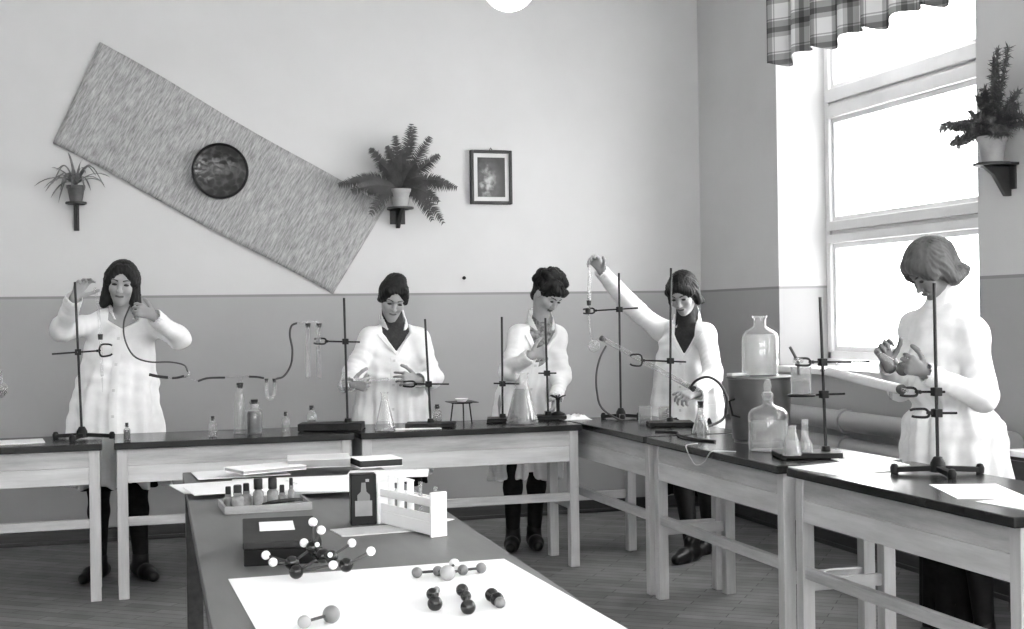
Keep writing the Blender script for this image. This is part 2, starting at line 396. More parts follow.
# plaid pelmet curtain over the window
def curtain():
    n, m = 260, 14; V = []; F = []; U = []; s = 0; prev = None
    for i in range(n + 1):
        y = 7.30 - 2.0 * i / n; a = y * 24
        x = 3.885 - -.034 * math.sin(a) - .012 * math.sin(a * .43 + 1)
        if prev: s += math.hypot(x - prev[0], y - prev[1])
        prev = (x, y)
        zb = 2.845 + .022 * math.sin(a * .5 + .6) - .010 * math.sin(a)
        for j in range(m + 1):
            z = zb + (3.62 - zb) * j / m
            V.append((x, y, z)); U.append((s, z - 2.83))
    F = [(i * (m + 1) + j, (i + 1) * (m + 1) + j, (i + 1) * (m + 1) + j + 1, i * (m + 1) + j + 1) for i in range(n) for j in range(m)]
    o = make_obj('pelmet_curtain', V, F, 'plaid', smooth=180, uvs=U)
    so = o.modifiers.new('cloth', 'SOLIDIFY'); so.thickness = .002
    return tag(o, 'short plaid curtain hanging across the top of the window', 'curtain')
curtain()
MB().tube([(3.885, 7.6, 3.63), (3.885, 5.1, 3.63)], .014, 12).box((3.875, 7.52, 3.62), (3.95, 7.54, 3.64)).box((3.875, 5.2, 3.62), (3.95, 5.22, 3.64)).build('curtain_rail', 'dark_wood')
tag(bpy.data.objects['curtain_rail'], 'dark rail carrying the plaid curtain above the window', 'curtain rail')

# opal globe lamp
lp = (1.640, 5.400, 2.752)
t = thing('pendant_lamp', 'lit white globe lamp hanging from the ceiling', 'lamp', lp)
MB().ball((0, 0, 0), .115, 28).build('globe', 'lamp_glow', t)
MB().tube([(0, 0, .10), (0, 0, ZC - lp[2] - .02)], .008).build('stem', 'bracket', t)
MB().lathe([(0, .09), (.05, .09), (.045, .14), (0, .15)]).build('gallery', 'bracket', t)
MB().lathe([(0, -.05), (.05, -.03), (.06, 0), (0, 0)], (0, 0, ZC - lp[2])).build('ceiling_rose', 'bracket', t)

# ------------------------------------------------------------------ wall decorations
def wall_mat():
    a, b, c, d = [np.array(p) for p in ((-0.035, 8.481, 3.047), (-0.315, 8.481, 2.425), (1.368, 8.481, 1.498), (1.721, 8.481, 2.058))]
    ctr = (a + b + c + d) / 4; ang = math.atan2((d - a)[2], (d - a)[0])
    ux = np.array([math.cos(ang), 0, math.sin(ang)]); uz = np.array([-math.sin(ang), 0, math.cos(ang)])
    L = [((p - ctr) @ ux, (p - ctr) @ uz) for p in (a, b, c, d)]
    n, m = 60, 20; V = []; F = []
    for i in range(n + 1):
        s = i / n
        for j in range(m + 1):
            t = j / m
            x = (1 - s) * ((1 - t) * L[1][0] + t * L[0][0]) + s * ((1 - t) * L[2][0] + t * L[3][0])
            y = (1 - s) * ((1 - t) * L[1][1] + t * L[0][1]) + s * ((1 - t) * L[2][1] + t * L[3][1])
            y += .006 * math.sin(s * 9)
            V.append((x, y, .004 * math.sin(s * 11) + .003 * math.sin(t * 7 + s * 5)))
    F = [(i * (m + 1) + j, (i + 1) * (m + 1) + j, (i + 1) * (m + 1) + j + 1, i * (m + 1) + j + 1) for i in range(n) for j in range(m)]
    o = make_obj('reed_mat', V, F, 'reed', smooth=180)
    so = o.modifiers.new('thick', 'SOLIDIFY'); so.thickness = .007
    mat = Matrix((( ux[0], uz[0], 0), (0, 0, -1), (ux[2], uz[2], 0))).to_4x4(); mat.translation = Vector(ctr)
    o.matrix_world = mat
    tag(o, 'long woven reed mat hung slantwise on the back wall', 'wall hanging')
wall_mat()
pc = (0.669, 8.455, 2.270)
t = thing('wall_plate', 'dark round decorated plate hung on the reed mat', 'plate', pc)
pl = MB().lathe([(0, .0), (.11, .004), (.135, .02), (.168, .03), (.172, .024), (.14, .008), (.11, -.008), (0, -.010)], (0, .012, 0), (0, -1, 0), 48).build('plate_dish', 'plate', t)
MB().lathe([(.158, .029), (.164, .036), (.172, .034), (.175, .024), (.168, .022)], (0, .012, 0), (0, -1, 0), 48).build('rim', 'black_plastic', t)

pa, pb = (2.290, 8.480, 2.440), (2.574, 8.480, 2.083)
pcx, pcz, pw, ph = (pa[0] + pb[0]) / 2, (pa[2] + pb[2]) / 2, (pb[0] - pa[0]) / 2, (pa[2] - pb[2]) / 2
t = thing('framed_picture', 'small dark framed print with pale border on the back wall', 'picture', (pcx, 8.48, pcz))
f = MB(); fw = .02
f.box((-pw, -.02, -ph), (-pw + fw, .02, ph)).box((pw - fw, -.02, -ph), (pw, .02, ph)).box((-pw + fw, -.02, -ph), (pw - fw, .02, -ph + fw)).box((-pw + fw, -.02, ph - fw), (pw - fw, .02, ph)).build('frame', 'bracket', t, None, .004)
MB().box((-pw + fw, -.004, -ph + fw), (pw - fw, .012, ph - fw)).build('mount', 'card', t, None)
MB().box((-pw + .048, -.008, -ph + .048), (pw - .048, -.004, ph - .048)).build('print', 'print', t, None)
MB().tube([(-.01, 0, ph), (0, 0, ph + .018), (.01, 0, ph)], .003, 6).build('hook', 'bracket', t)
nl = (2.232, 8.490, 1.595)
tag(MB().lathe([(0, .035), (.012, .033), (.012, .028), (.004, .026), (.004, -.01)], nl, (0, -1, 0), 12).build('wall_nail', 'iron'), 'small dark nail in the back wall beneath the framed picture', 'nail')

def strip_leaf(mb, pts, w0, w1, up, fold=.3):
    """a long leaf blade along pts with a shallow keel"""
    P = [np.array(p, float) for p in pts]; n = len(P); V = []
    for i, p in enumerate(P):
        d = P[min(i + 1, n - 1)] - P[max(i - 1, 0)]; d /= np.linalg.norm(d)
        s = np.cross(d, up); s /= max(np.linalg.norm(s), 1e-6); nn = np.cross(s, d)
        w = (w0 + (w1 - w0) * i / (n - 1)) * (1 if i < n - 1 else .15)
        V += [p - s * w + nn * w * fold, p, p + s * w + nn * w * fold]
    mb.add(V, [(i * 3 + k, i * 3 + k + 1, (i + 1) * 3 + k + 1, (i + 1) * 3 + k) for i in range(n - 1) for k in (0, 1)])
def arc(o, d, L, sag, n=9):
    o = np.array(o, float); d = np.array(d, float); d /= np.linalg.norm(d)
    return [o + d * L * t + np.array([0, 0, -sag * t * t]) for t in np.linspace(0, 1, n)]
def pot_mesh(r, h): return [(0, 0), (r * .72, 0), (r, h * .82), (r * 1.1, h * .82), (r * 1.1, h), (r * .95, h), (r * .9, h * .86), (0, h * .86)]
def wall_bracket(loc, rz, label, w, dep, drop, style):
    """local: wall is at y=0, shelf reaches to -y"""
    t = thing('wall_bracket', label, 'bracket', loc, rz, 'plant brackets on the walls')
    MB().lathe([(0, -.012), (w, -.012), (w, 0), (0, 0)], (0, -dep * .55, 0), (0, 0, 1), 24).box((-w * .8, -dep * .55, -.012), (w * .8, 0, 0)).build('shelf', 'bracket', t, 40)
    b = MB()
    if style == 'stem':
        b.box((-.016, -.025, -drop), (.016, 0, -.01)).tube(spline([(0, -.02, -drop * .9), (0, -dep * .3, -drop * .5), (0, -dep * .75, -.014)]), .009, 8)
    else:
        b.prism([(-.012, 0, -.012), (-.012, -dep * .9, -.012), (-.012, -dep * .55, -drop * .35), (-.012, -.03, -drop), (-.012, 0, -drop)], (1, 0, 0), .024)
        b.box((-.05, -.012, -drop * .8), (.05, 0, -.012))
    b.build('support', 'bracket', t, 40, .002)
    return t
def plant(name, label, loc, pot_mat, r, h, foliage, leafmat):
    t = thing(name, label, 'plant', loc, 0, None)
    MB().lathe(pot_mesh(r, h)).build('plant_pot', pot_mat, t, 40)
    MB().lathe([(0, h * .87), (r * .9, h * .87), (r * .6, h * .9), (0, h * .92)]).build('soil', 'bracket', t)
    mb = MB(); foliage(mb, h); mb.build('foliage', leafmat, t, 180)
    return t
# spider plant
bz = (-0.186, 8.400, 2.066)
wall_bracket((bz[0], 8.5, bz[2]), 0, 'dark bracket under the spider plant at the left of the reed mat', .062, .13, .17, 'stem')
def spider(mb, h):
    r = random.Random(3)
    for k in range(26):
        a = r.uniform(0, 2 * PI); el = r.uniform(.5, 1.35)
        d = (math.cos(a) * math.cos(el) * 1.1, math.sin(a) * math.cos(el) * .55 - .1, math.sin(el))
        L = r.uniform(.20, .36)
        strip_leaf(mb, [np.array([p[0], min(p[1], .05), p[2]]) for p in arc((0, 0, h), d, L, L * r.uniform(.35, 1.1))], .011, .004, np.array([0, -.6, 1]))
    for x, z in ((-.13, .0), (.17, -.02), (.12, .05), (-.11, .08)):
        strip_leaf(mb, spline([(0, -.02, h), (x * .5, -.06, h + .11), (x, -.07, h + z)], 5), .008, .004, np.array([0, -.6, 1]))
plant('spider_plant', 'small spider plant in a pot left of the reed mat', (bz[0], 8.43, bz[2]), 'pot_dark', .05, .10, spider, 'leaf_pale')
# fern
bz = (1.799, 8.380, 2.051)
wall_bracket((bz[0], 8.5, bz[2]), 0, 'dark bracket under the fern at the right end of the reed mat', .085, .19, .13, 'wedge')
def fern(mb, h):
    r = random.Random(11)
    fr = [((-1, -.22, .40), .46, .15), ((-.9, -.35, .28), .36, .13), ((-.95, -.2, .62), .40, .17), ((1, -.25, .40), .38, .13), ((.9, -.3, .62), .36, .16), ((-.72, -.2, 1.0), .37, .03), ((-.14, -.25, 1), .37, .0), ((.12, -.28, 1), .44, .02),
          ((.22, -.15, 1), .42, .0), ((.5, -.25, 1.0), .40, .03), ((.75, -.3, .85), .36, .05), ((-.35, -.3, 1), .32, .02), ((-1, -.4, .3), .26, .10), ((.85, -.5, .3), .26, .16), ((.95, -.3, .1), .26, .24),
          ((-.85, -.3, .15), .24, .20), ((-.05, -.5, .9), .30, .04), ((.25, -.5, .8), .28, .06), ((-.3, -.5, .7), .26, .06), ((.7, -.35, .25), .22, .26), ((-.5, -.3, .8), .28, .08), ((.4, -.4, .6), .24, .1)]
    for d, L, sag in fr:
        pts = arc((0, 0, h), d, L * r.uniform(.92, 1.06), sag, 12); mb.tube(pts, .0022, 5, .001)
        for i in range(1, 12):
            for k in range(3):
                p = pts[i] + (pts[i - 1] - pts[i]) * (k + r.uniform(-.25, .25)) / 3
                t = pts[i] - pts[i - 1]; t /= np.linalg.norm(t)
                side = np.cross(t, np.array([0, -1, .25])); side /= np.linalg.norm(side)
                ll = .052 * math.sin(PI * min(1, (i + .8 - .33 * k) / 12.5)) ** .7 * r.uniform(.75, 1.1) + .006
                for s in (-1, 1):
                    e = p + (side * s * .92 + t * .45) * ll + np.array([0, r.uniform(-.008, .004), -.008])
                    strip_leaf(mb, [p, (p + e) / 2 + np.array([0, 0, .002]), e], .0062, .002, np.array([0, -1, .3]), .15)
plant('potted_fern', 'bushy dark fern in a pale pot on the back wall', (bz[0], 8.395, bz[2]), 'pot', .068, .115, fern, 'leaf')
# asparagus fern by the window
bz = (3.850, 5.164, 2.008)
t = wall_bracket((3.95, bz[1], bz[2]), -PI / 2, 'dark wedge bracket on the right wall beside the window', .085, .17, .15, 'wedge')
def asparagus(mb, h):
    r = random.Random(23)
    ends = [((-.2, 1, .55), .36, .10), ((-.35, 1, .75), .32, .10), ((-.1, .9, .2), .26, .06), ((.03, -.28, 1), .40, .0), ((-.1, -.9, .25), .30, .06), ((-.3, -.5, .2), .2, .08), ((.05, .0, 1), .36, .0), ((-.02, -.16, 1), .40, .0), ((.0, -.6, .7), .30, .05), ((-.1, -.9, .5), .28, .08), ((0, .35, .8), .26, .04), ((-.15, .6, .4), .26, .08), ((-.1, -.35, .9), .27, .03), ((-.1, .1, .8), .24, .05), ((-.3, .35, .6), .22, .10), ((.1, -.45, .6), .24, .07), ((-.2, -.7, .3), .22, .1), ((-.4, .5, .4), .22, .14), ((-.5, -.1, .6), .2, .1),
            ((0, .5, .55), .24, .04), ((-.5, .3, .3), .17, .12), ((-.1, -.2, .7), .26, .04), ((.02, .2, .9), .26, .02), ((-.3, -.4, .5), .22, .12), ((0, .2, .5), .14, .03), ((-.2, 0, .4), .13, .03), ((.03, -.08, 1), .33, .01)]
    for d, L, sag in ends:
        pts = arc((0, 0, h), d, L, sag, 12); mb.tube(pts, .0018, 5, .001)
        for i in range(2, 12):
            for k in range(34):
                p = pts[i] + (pts[i - 1] - pts[i]) * r.random()
                v = np.array([r.gauss(0, 1), r.gauss(0, 1), r.gauss(0.2, 1)]); v /= np.linalg.norm(v)
                e = p + v * r.uniform(.016, .058) * (1.1 - .5 * i / 12)
                e[0] = min(e[0], .085); e[2] = max(e[2], .012)
                strip_leaf(mb, [p, (p + e) / 2, e], .0030, .002, np.array([.3, .5, .8]), .1)
plant('asparagus_fern', 'feathery potted plant on the right wall beside the window', (3.95 - .092, bz[1], bz[2]), 'pot', .062, .120, asparagus, 'leaf_mid')
# the bracket and plants wait on the walls

# ------------------------------------------------------------------ benches
def make_bench(L=1.19):
    t = thing('lab_bench', 'x', 'bench', (0, 0, 0), 0, None)
    MB().box((0, 0, .728), (L, .545, .76)).build('bench_top', 'benchtop', t, None, .004)
    for x in (.012, L - .062):
        for y in (.03, .375): MB().box((x, y, 0), (x + .05, y + .05, .728)).build('leg', 'pine_z', t, None, .003)
    MB().box((.062, .036, .645), (L - .062, .060, .728)).build('apron', 'pine_x', t, None, .002)
    MB().box((.062, .034, .562), (L - .062, .060, .644)).build('apron', 'pine_low', t, None, .003)
    MB().box((.062, .395, .562), (L - .062, .419, .728)).build('apron', 'pine_x', t, None, .002)
    for x in (.022, L - .046): MB().box((x, .08, .562), (x + .024, .375, .728)).build('apron', 'pine_y', t, None, .002)
    MB().box((.062, .038, .352), (L - .062, .066, .395)).build('stretcher', 'pine_x', t, None, .003)
    for x in (.02, L - .045): MB().box((x, .08, .300), (x + .025, .375, .345)).build('stretcher', 'pine_y', t, None, .003)
    return t
BY = 6.665
b0 = None
specs = [((-1.225, BY, 0), 0, 'pale pine lab bench at the left end of the back row, white paper on it', 1.18),
         ((0.010, BY, 0), 0, 'pale pine lab bench behind the paper covered end of the long grey table', 1.165),
         ((1.205, BY, 0), 0, 'pine lab bench in the back row reaching into the corner, tripod on it', 1.19),
         ((2.42, 7.09, 0), -PI / 2, 'pine lab bench starting the right row at the corner, two tall stands on it', 1.215),
         ((2.42, 5.84, 0), -PI / 2, 'middle pine lab bench of the right row, metal drum on it', 1.29),
         ((2.42, 4.482, 0), -PI / 2, 'nearest pine lab bench of the right row, under the window', 1.315)]
for i in range(len(specs)):
    o = make_bench(specs[i][3]) if len(specs[i]) > 3 else copy_tree(b0) if b0 else make_bench()
    b0 = b0 or o
    loc, rz, lab = specs[i][:3]
    o.location = loc; o.rotation_euler = (0, 0, rz); tag(o, lab, 'bench', 'pine benches in an L along the walls')
bpy.context.view_layer.update()
# long grey table in the foreground
t = thing('work_table', 'long grey topped table in the foreground with models and books', 'table', (0, 0, 0))
q = [(.263, 5.36), (.163, 2.05), (.915, 2.05), (1.03, 5.36)]
MB().prism([(x, y, .72) for x, y in q], (0, 0, 1), .03).build('table_top', 'lino', t, None, .003)
ins = lambda x, y, k: (x, y, k)
a = MB(); 
for (x0, y0), (x1, y1) in zip(q, q[1:] + q[:1]):
    cx_, cy_ = .6, 3.7
    s = .93
    a.bar((cx_ + (x0 - cx_) * s, cy_ + (y0 - cy_) * s, .665), (cx_ + (x1 - cx_) * s, cy_ + (y1 - cy_) * s, .665), .022, .11)
a.build('apron', 'dark_wood', t, None, .002)
for x, y in q:
    x = .6 + (x - .6) * .90; y = 3.7 + (y - 3.7) * .93
    MB().box((x - .03, y - .03, 0), (x + .03, y + .03, .72)).build('leg', 'dark_wood', t, None, .003)
# dark cupboard with a pale top at the right edge
t = thing('side_cupboard', 'low dark cupboard with white top by the right wall, behind the woman at the window', 'cupboard', (3.62, 4.05, 0))
MB().box((0, 0, 0.04), (.19, .72, .725)).build('carcass', 'dark_wood', t, None, .004)
MB().box((-.015, -.015, .725), (.195, .735, .75)).build('cupboard_top', 'paper', t, None, .004)
for y in (.01, .365): 
    d = MB().box((-.016, y, .07), (0, y + .345, .71)).build('door', 'dark_wood', t, None, .003)
    MB().ball((-.028, y + .17 + (.13 if y < .1 else -.13), .45), .012, 12).build('knob', 'bracket', d)
MB().box((.02, .02, 0), (.18, .70, .04)).build('plinth', 'bracket', t, None)

# ------------------------------------------------------------------ people: smooth distance fields turned into one surface
class Field:
    def __init__(s, lo, hi, h):
        s.h = h; s.lo = np.array(lo, float); n = np.ceil((np.array(hi) - s.lo) / h).astype(int) + 1
        s.ax = [(s.lo[i] + h * np.arange(n[i])) for i in range(3)]; s.D = np.full(tuple(n), 0.25, np.float32)
    def sl(s, lo, hi, pad):
        r = []
        for i in range(3):
            a = int(max(0, math.floor((lo[i] - pad - s.lo[i]) / s.h))); b = int(min(s.D.shape[i], math.ceil((hi[i] + pad - s.lo[i]) / s.h) + 1)); r.append(slice(a, max(a, b)))
        return tuple(r)
    def grid(s, r): return np.meshgrid(s.ax[0][r[0]], s.ax[1][r[1]], s.ax[2][r[2]], indexing='ij', sparse=True)
    def put(s, r, d, k, op='add'):
        a = s.D[r]; d = d.astype(np.float32)
        if op == 'cut': d = -d
        if k <= 0: res = np.minimum(a, d) if op == 'add' else np.maximum(a, d)
        else:
            sg = 1 if op == 'add' else -1
            hh = np.maximum(k - np.abs(a - d), 0) / k
            res = (np.minimum(a, d) if sg > 0 else np.maximum(a, d)) - sg * hh * hh * k / 4
        s.D[r] = res
    def cone(s, p, q, r1, r2, k=0.0, op='add', wave=None):
        p = np.array(p, float); q = np.array(q, float); R = max(r1, r2)
        r = s.sl(np.minimum(p, q) - R, np.maximum(p, q) + R, k + 3 * s.h + (.012 if wave else 0)); X, Y, Z = s.grid(r); d = q - p; L2 = max(d @ d, 1e-9)
        t = np.clip(((X - p[0]) * d[0] + (Y - p[1]) * d[1] + (Z - p[2]) * d[2]) / L2, 0, 1)
        D = np.sqrt((X - p[0] - t * d[0]) ** 2 + (Y - p[1] - t * d[1]) ** 2 + (Z - p[2] - t * d[2]) ** 2) - (r1 + (r2 - r1) * t)
        if wave: D = D + wave(X, Y, Z, t)
        s.put(r, D, k, op)
    def ell(s, c, rad, B=None, k=0.0, op='add'):
        """ellipsoid with radii rad along the columns of B"""
        c = np.array(c, float); rad = np.array(rad, float); B = np.eye(3) if B is None else B; R = rad.max()
        r = s.sl(c - R, c + R, k + 3 * s.h); X, Y, Z = s.grid(r); X = X - c[0]; Y = Y - c[1]; Z = Z - c[2]
        l = [(X * B[0, i] + Y * B[1, i] + Z * B[2, i]) / rad[i] for i in range(3)]
        q = np.sqrt(l[0] ** 2 + l[1] ** 2 + l[2] ** 2)
        g = np.sqrt((l[0] / rad[0]) ** 2 + (l[1] / rad[1]) ** 2 + (l[2] / rad[2]) ** 2)
        D = np.where(g > 1e-6, q * (q - 1) / np.maximum(g, 1e-6), -rad.min())
        s.put(r, D, k, op)
    def func(s, lo, hi, fn, k=0.0, op='add', pad=0.03):
        r = s.sl(lo, hi, pad); X, Y, Z = s.grid(r); s.put(r, fn(X, Y, Z), k, op)
    def sample(s, P):
        G = [(P[..., i] - s.lo[i]) / s.h for i in range(3)]; out = 0
        I = [np.clip(np.floor(g).astype(int), 0, s.D.shape[i] - 2) for i, g in enumerate(G)]; T = [np.clip(g - i, 0, 1) for g, i in zip(G, I)]
        for a in (0, 1):
            for b in (0, 1):
                for c in (0, 1):
                    out = out + s.D[I[0] + a, I[1] + b, I[2] + c] * (T[0] if a else 1 - T[0]) * (T[1] if b else 1 - T[1]) * (T[2] if c else 1 - T[2])
        return out
    def surface(s, relax=1):
        """surface nets"""
        D = np.pad(s.D, 1, constant_values=0.2); ins = D < 0; n = np.array(D.shape) - 1
        cnt = np.zeros(n, np.int8)
        for a in (0, 1):
            for b in (0, 1):
                for c in (0, 1): cnt += ins[a:a + n[0], b:b + n[1], c:c + n[2]]
        cells = np.argwhere((cnt > 0) & (cnt < 8)); idx = -np.ones(n, np.int64); idx[tuple(cells.T)] = np.arange(len(cells))
        acc = np.zeros((len(cells), 3)); w = np.zeros(len(cells))
        cor = [(a, b, c) for a in (0, 1) for b in (0, 1) for c in (0, 1)]
        val = {o: D[cells[:, 0] + o[0], cells[:, 1] + o[1], cells[:, 2] + o[2]] for o in cor}
        for o in cor:
            for i in range(3):
                if o[i]: continue
                o2 = tuple(o[j] + (j == i) for j in range(3)); va, vb = val[o], val[o2]; m = (va < 0) != (vb < 0)
                t = np.where(m, va / np.where(m, va - vb, 1), 0)
                for j in range(3): acc[:, j] += np.where(m, o[j] + (t if j == i else 0), 0)
                w += m
        V = (cells + acc / w[:, None] - 1) * s.h + s.lo; F = []
        for i in range(3):
            j, k = (i + 1) % 3, (i + 2) % 3
            A = np.moveaxis(ins, (i, j, k), (0, 1, 2)); a, b = A[:-1, 1:-1, 1:-1], A[1:, 1:-1, 1:-1]
            e = np.argwhere(a != b); fl = a[tuple(e.T)]; e = e + np.array([0, 1, 1])
            def cell(dj, dk):
                q = np.zeros((len(e), 3), int); q[:, i] = e[:, 0]; q[:, j] = e[:, 1] + dj; q[:, k] = e[:, 2] + dk; return idx[tuple(q.T)]
            qd = np.stack([cell(-1, -1), cell(0, -1), cell(0, 0), cell(-1, 0)], 1); qd[~fl] = qd[~fl][:, ::-1]; F.append(qd)
        return V, np.concatenate(F)
    def build(s, name, mat, parent):
        V, F = s.surface(); me = bpy.data.meshes.new(name)
        me.vertices.add(len(V)); me.vertices.foreach_set('co', V.astype(np.float32).ravel())
        me.loops.add(F.size); me.loops.foreach_set('vertex_index', F.astype(np.int32).ravel())
        me.polygons.add(len(F)); me.polygons.foreach_set('loop_start', np.arange(0, F.size, 4, dtype=np.int32)); me.polygons.foreach_set('loop_total', np.full(len(F), 4, np.int32))
        me.polygons.foreach_set('use_smooth', np.ones(len(F), bool)); me.update(calc_edges=True); me.validate()
        me.materials.append(M[mat]); o = bpy.data.objects.new(name, me); C.objects.link(o)
        if parent: o.parent = parent; o.matrix_parent_inverse = parent.matrix_world.inverted()
        return o
def unit(v): v = np.array(v, float); return v / np.linalg.norm(v)
def rot(v, ax, a): ax = unit(ax); v = np.array(v, float); return v * math.cos(a) + np.cross(ax, v) * math.sin(a) + ax * (ax @ v) * (1 - math.cos(a))

def add_hand(F, wrist, d, n, sgn, curl, spread=.09, sc=.95):
    """d: along the hand, n: where the palm faces, sgn: +1 right hand, -1 left; curl: one angle per finger (index..little) and the thumb"""
    d = unit(d); n = unit(np.array(n, float) - d * (np.array(n, float) @ d)); s = np.cross(d, n) * sgn; w = np.array(wrist, float)
    base = [w + (d * a + s * b) * sc for a, b in ((.088, .031), (.091, .010), (.087, -.011), (.079, -.030))]
    for b in base: F.cone(w + (b - w) * .15, b, .0155 * sc, .0115 * sc, .012)
    for b, L, cu, sp in zip(base, (.072, .080, .074, .058), curl[:4], (1, .25, -.5, -1.2)):
        p = b; ang = 0.0; rr = .0092 * sc
        for k, (fr, cc) in enumerate(((.45, .8), (.31, 1.1), (.24, .75))):
            ang += cu * cc; v = unit((d * math.cos(ang) + n * math.sin(ang)) + s * sp * spread)
            q = p + v * L * fr * sc; F.cone(p, q, rr, rr * .92, .003 if k else .006); p = q; rr *= .93
    t0 = w + (d * .028 + s * .026 + n * .006) * sc; v = unit(d * .62 + s * .72 + n * .25)
    p = t0 + v * .034 * sc; F.cone(t0, p, .0135 * sc, .0115 * sc, .010)
    for L, k in ((.034, .4), (.028, .8)):
        v = unit(v + (d * .5 - s * .45 + n * .55) * curl[4] * k); q = p + v * L * sc; F.cone(p, q, .0112 * sc, .0098 * sc, .004); p = q
    return w + d * .09 * sc

def wrinkle(X, Y, Z, a=.004):
    return a * (np.sin(31 * X + 17 * Z + 3 * np.sin(9 * Y + 5 * Z)) * np.sin(23 * Y - 27 * Z + 2 * np.sin(13 * X)) + .6 * np.sin(47 * Z + 21 * X + 4 * np.sin(11 * Z + 7 * Y)))

def person(label, face, base, neck, head, hang, arms, hem, wid, hips_z=.90, hair=None, collar='v', under='sweater', shoes=(), skin_legs='stocking', belt=False, skirt=None, hs=1.0, seed=0, vbot=.20, vw=.078, folds=9, hairmat='hair_dark', skin='skin'):
    """face: heading in degrees; base: body axis on the floor (x,y); neck: base of the neck; head: centre between the eyes and ears;
    hang: (yaw, pitch, roll) of the head; arms: (shoulder, elbow, wrist, hand dir, palm normal, side, curls); wid: coat half widths {hem, waist, chest}"""
    fw = np.array([math.cos(math.radians(face)), math.sin(math.radians(face)), 0]); up = np.array([0, 0, 1.0]); rt = np.cross(fw, up)
    base = np.array([base[0], base[1], 0.0]); neck = np.array(neck, float); head = np.array(head, float)
    root = thing('person', label, 'person', base); bpy.context.view_layer.update()
    sh_z = neck[2] - .065
    def axis(z): 
        t = np.clip((z - hips_z) / (neck[2] - hips_z), 0, 1); return base[0] + (neck[0] - base[0]) * t, base[1] + (neck[1] - base[1]) * t
    pts = [base, neck, head] + [np.array(p, float) for a in arms for p in a[:3]]
    pts += [np.array(a[2], float) + unit(a[3]) * .19 for a in arms] + [np.array(s[0], float) for s in shoes]
    W = max(wid) + .08
    lo = np.min([np.minimum.reduce(pts) - .10, base - [W, W, 0.02]], 0); hi = np.max([np.maximum.reduce(pts) + .16, base + [W, W, 0]], 0); lo[2] = -.004
    B = Field(lo, hi, .0058)
    # head frame: columns right, forward, up
    yaw, pit, rol = [math.radians(a) for a in hang]
    hf = rot(fw, up, yaw); hr = np.cross(hf, up); hu = up
    hf, hu = rot(hf, hr, -pit), rot(hu, hr, -pit); hr, hu = rot(hr, hf, rol), rot(hu, hf, rol)
    HB = np.stack([hr, hf, hu], 1)
    H = lambda x, y, z: head + HB @ (np.array([x, y, z]) * hs)
    def torso(pad, z0, z1, prof):
        zs = np.array([p[0] for p in prof]); ws = np.array([p[1] for p in prof]); ds = np.array([p[2] for p in prof])
        def fn(X, Y, Z):
            w = np.interp(Z, zs, ws) + pad; d = np.interp(Z, zs, ds) + pad; ax, ay = axis(Z)
            u = (X - ax) * rt[0] + (Y - ay) * rt[1]; v = (X - ax) * fw[0] + (Y - ay) * fw[1]
            q = np.sqrt((u / w) ** 2 + (v / d) ** 2); D = (q - 1) * np.minimum(w, d)
            return np.maximum(np.maximum(D, z0 - Z), Z - z1)
        return fn
    core = [(hips_z - .15, .15, .11), (hips_z, .165, .115), (1.02, .125, .095), (sh_z - .18, .135, .100), (sh_z - .02, .112, .072), (sh_z + .05, .05, .045)]
    for c, rad, k in (((0, -.012, .032), (.073, .092, .083), 0), ((0, .022, -.04), (.056, .060, .072), .03), ((0, .058, -.096), (.024, .022, .022), .03),
                      ((.034, .058, -.030), (.026, .026, .026), .02), ((-.034, .058, -.030), (.026, .026, .026), .02), ((0, .070, .018), (.050, .022, .020), .02)):
        B.ell(H(*c), np.array(rad) * hs, HB, k)
    for sx in (-1, 1): B.ell(H(sx * .031, .094, .000), np.array((.017, .012, .011)) * hs, HB, .010, 'cut')
    B.cone(H(0, .080, .006), H(0, .103, -.036), .0075 * hs, .0105 * hs, .010)
    for sx in (-1, 1): B.ell(H(sx * .010, .092, -.038), np.array((.008, .009, .007)) * hs, HB, .006)
    B.ell(H(0, .078, -.066), np.array((.022, .012, .011)) * hs, HB, .008)
    for sx in (-1, 1): B.ell(H(sx * .074, -.005, -.012), np.array((.010, .020, .030)) * hs, HB, .008)
    B.cone(neck + up * -.03 , H(0, -.018, -.055), .052, .047, .03)
    B.func(lo * [1, 1, 0] + [0, 0, hips_z - .2], hi * [1, 1, 0] + [0, 0, neck[2]], torso(0, hips_z - .15, sh_z + .05, core), .04)
    for i, a in enumerate(arms):
        sh, el, wr = [np.array(p, float) for p in a[:3]]
        B.cone(neck - up * .055, sh, .038, .042, .02); B.cone(sh, el, .046, .037, .03); B.cone(el, wr, .037, .025, .02)
        add_hand(B, wr, *a[3:])
    legs = []
    for i, (toe, heel) in enumerate(shoes):
        toe = np.array(toe, float); heel = np.array(heel, float); sx = (-1, 1)[i]
        hip = base + rt * (-sx * .085) + up * (hips_z - .06)
        if (toe - base) @ rt * -sx < -.02: pass
        ank = heel + (toe - heel) * .22 + up * .085; knee = (hip + ank) / 2 + fw * .03; knee[2] = .47
        calf = knee + (ank - knee) * .32 - fw * .012
        legs.append((hip, knee, calf, ank, toe, heel))
        B.cone(hip, knee, .082, .052, .04); B.cone(knee, calf, .050, .050, .03); B.cone(calf, ank, .049, .032, .02)
        B.cone(ank - up * .04, heel + (toe - heel) * .8 + up * .03, .032, .026, .02)
    body = B.build('body', skin, root)
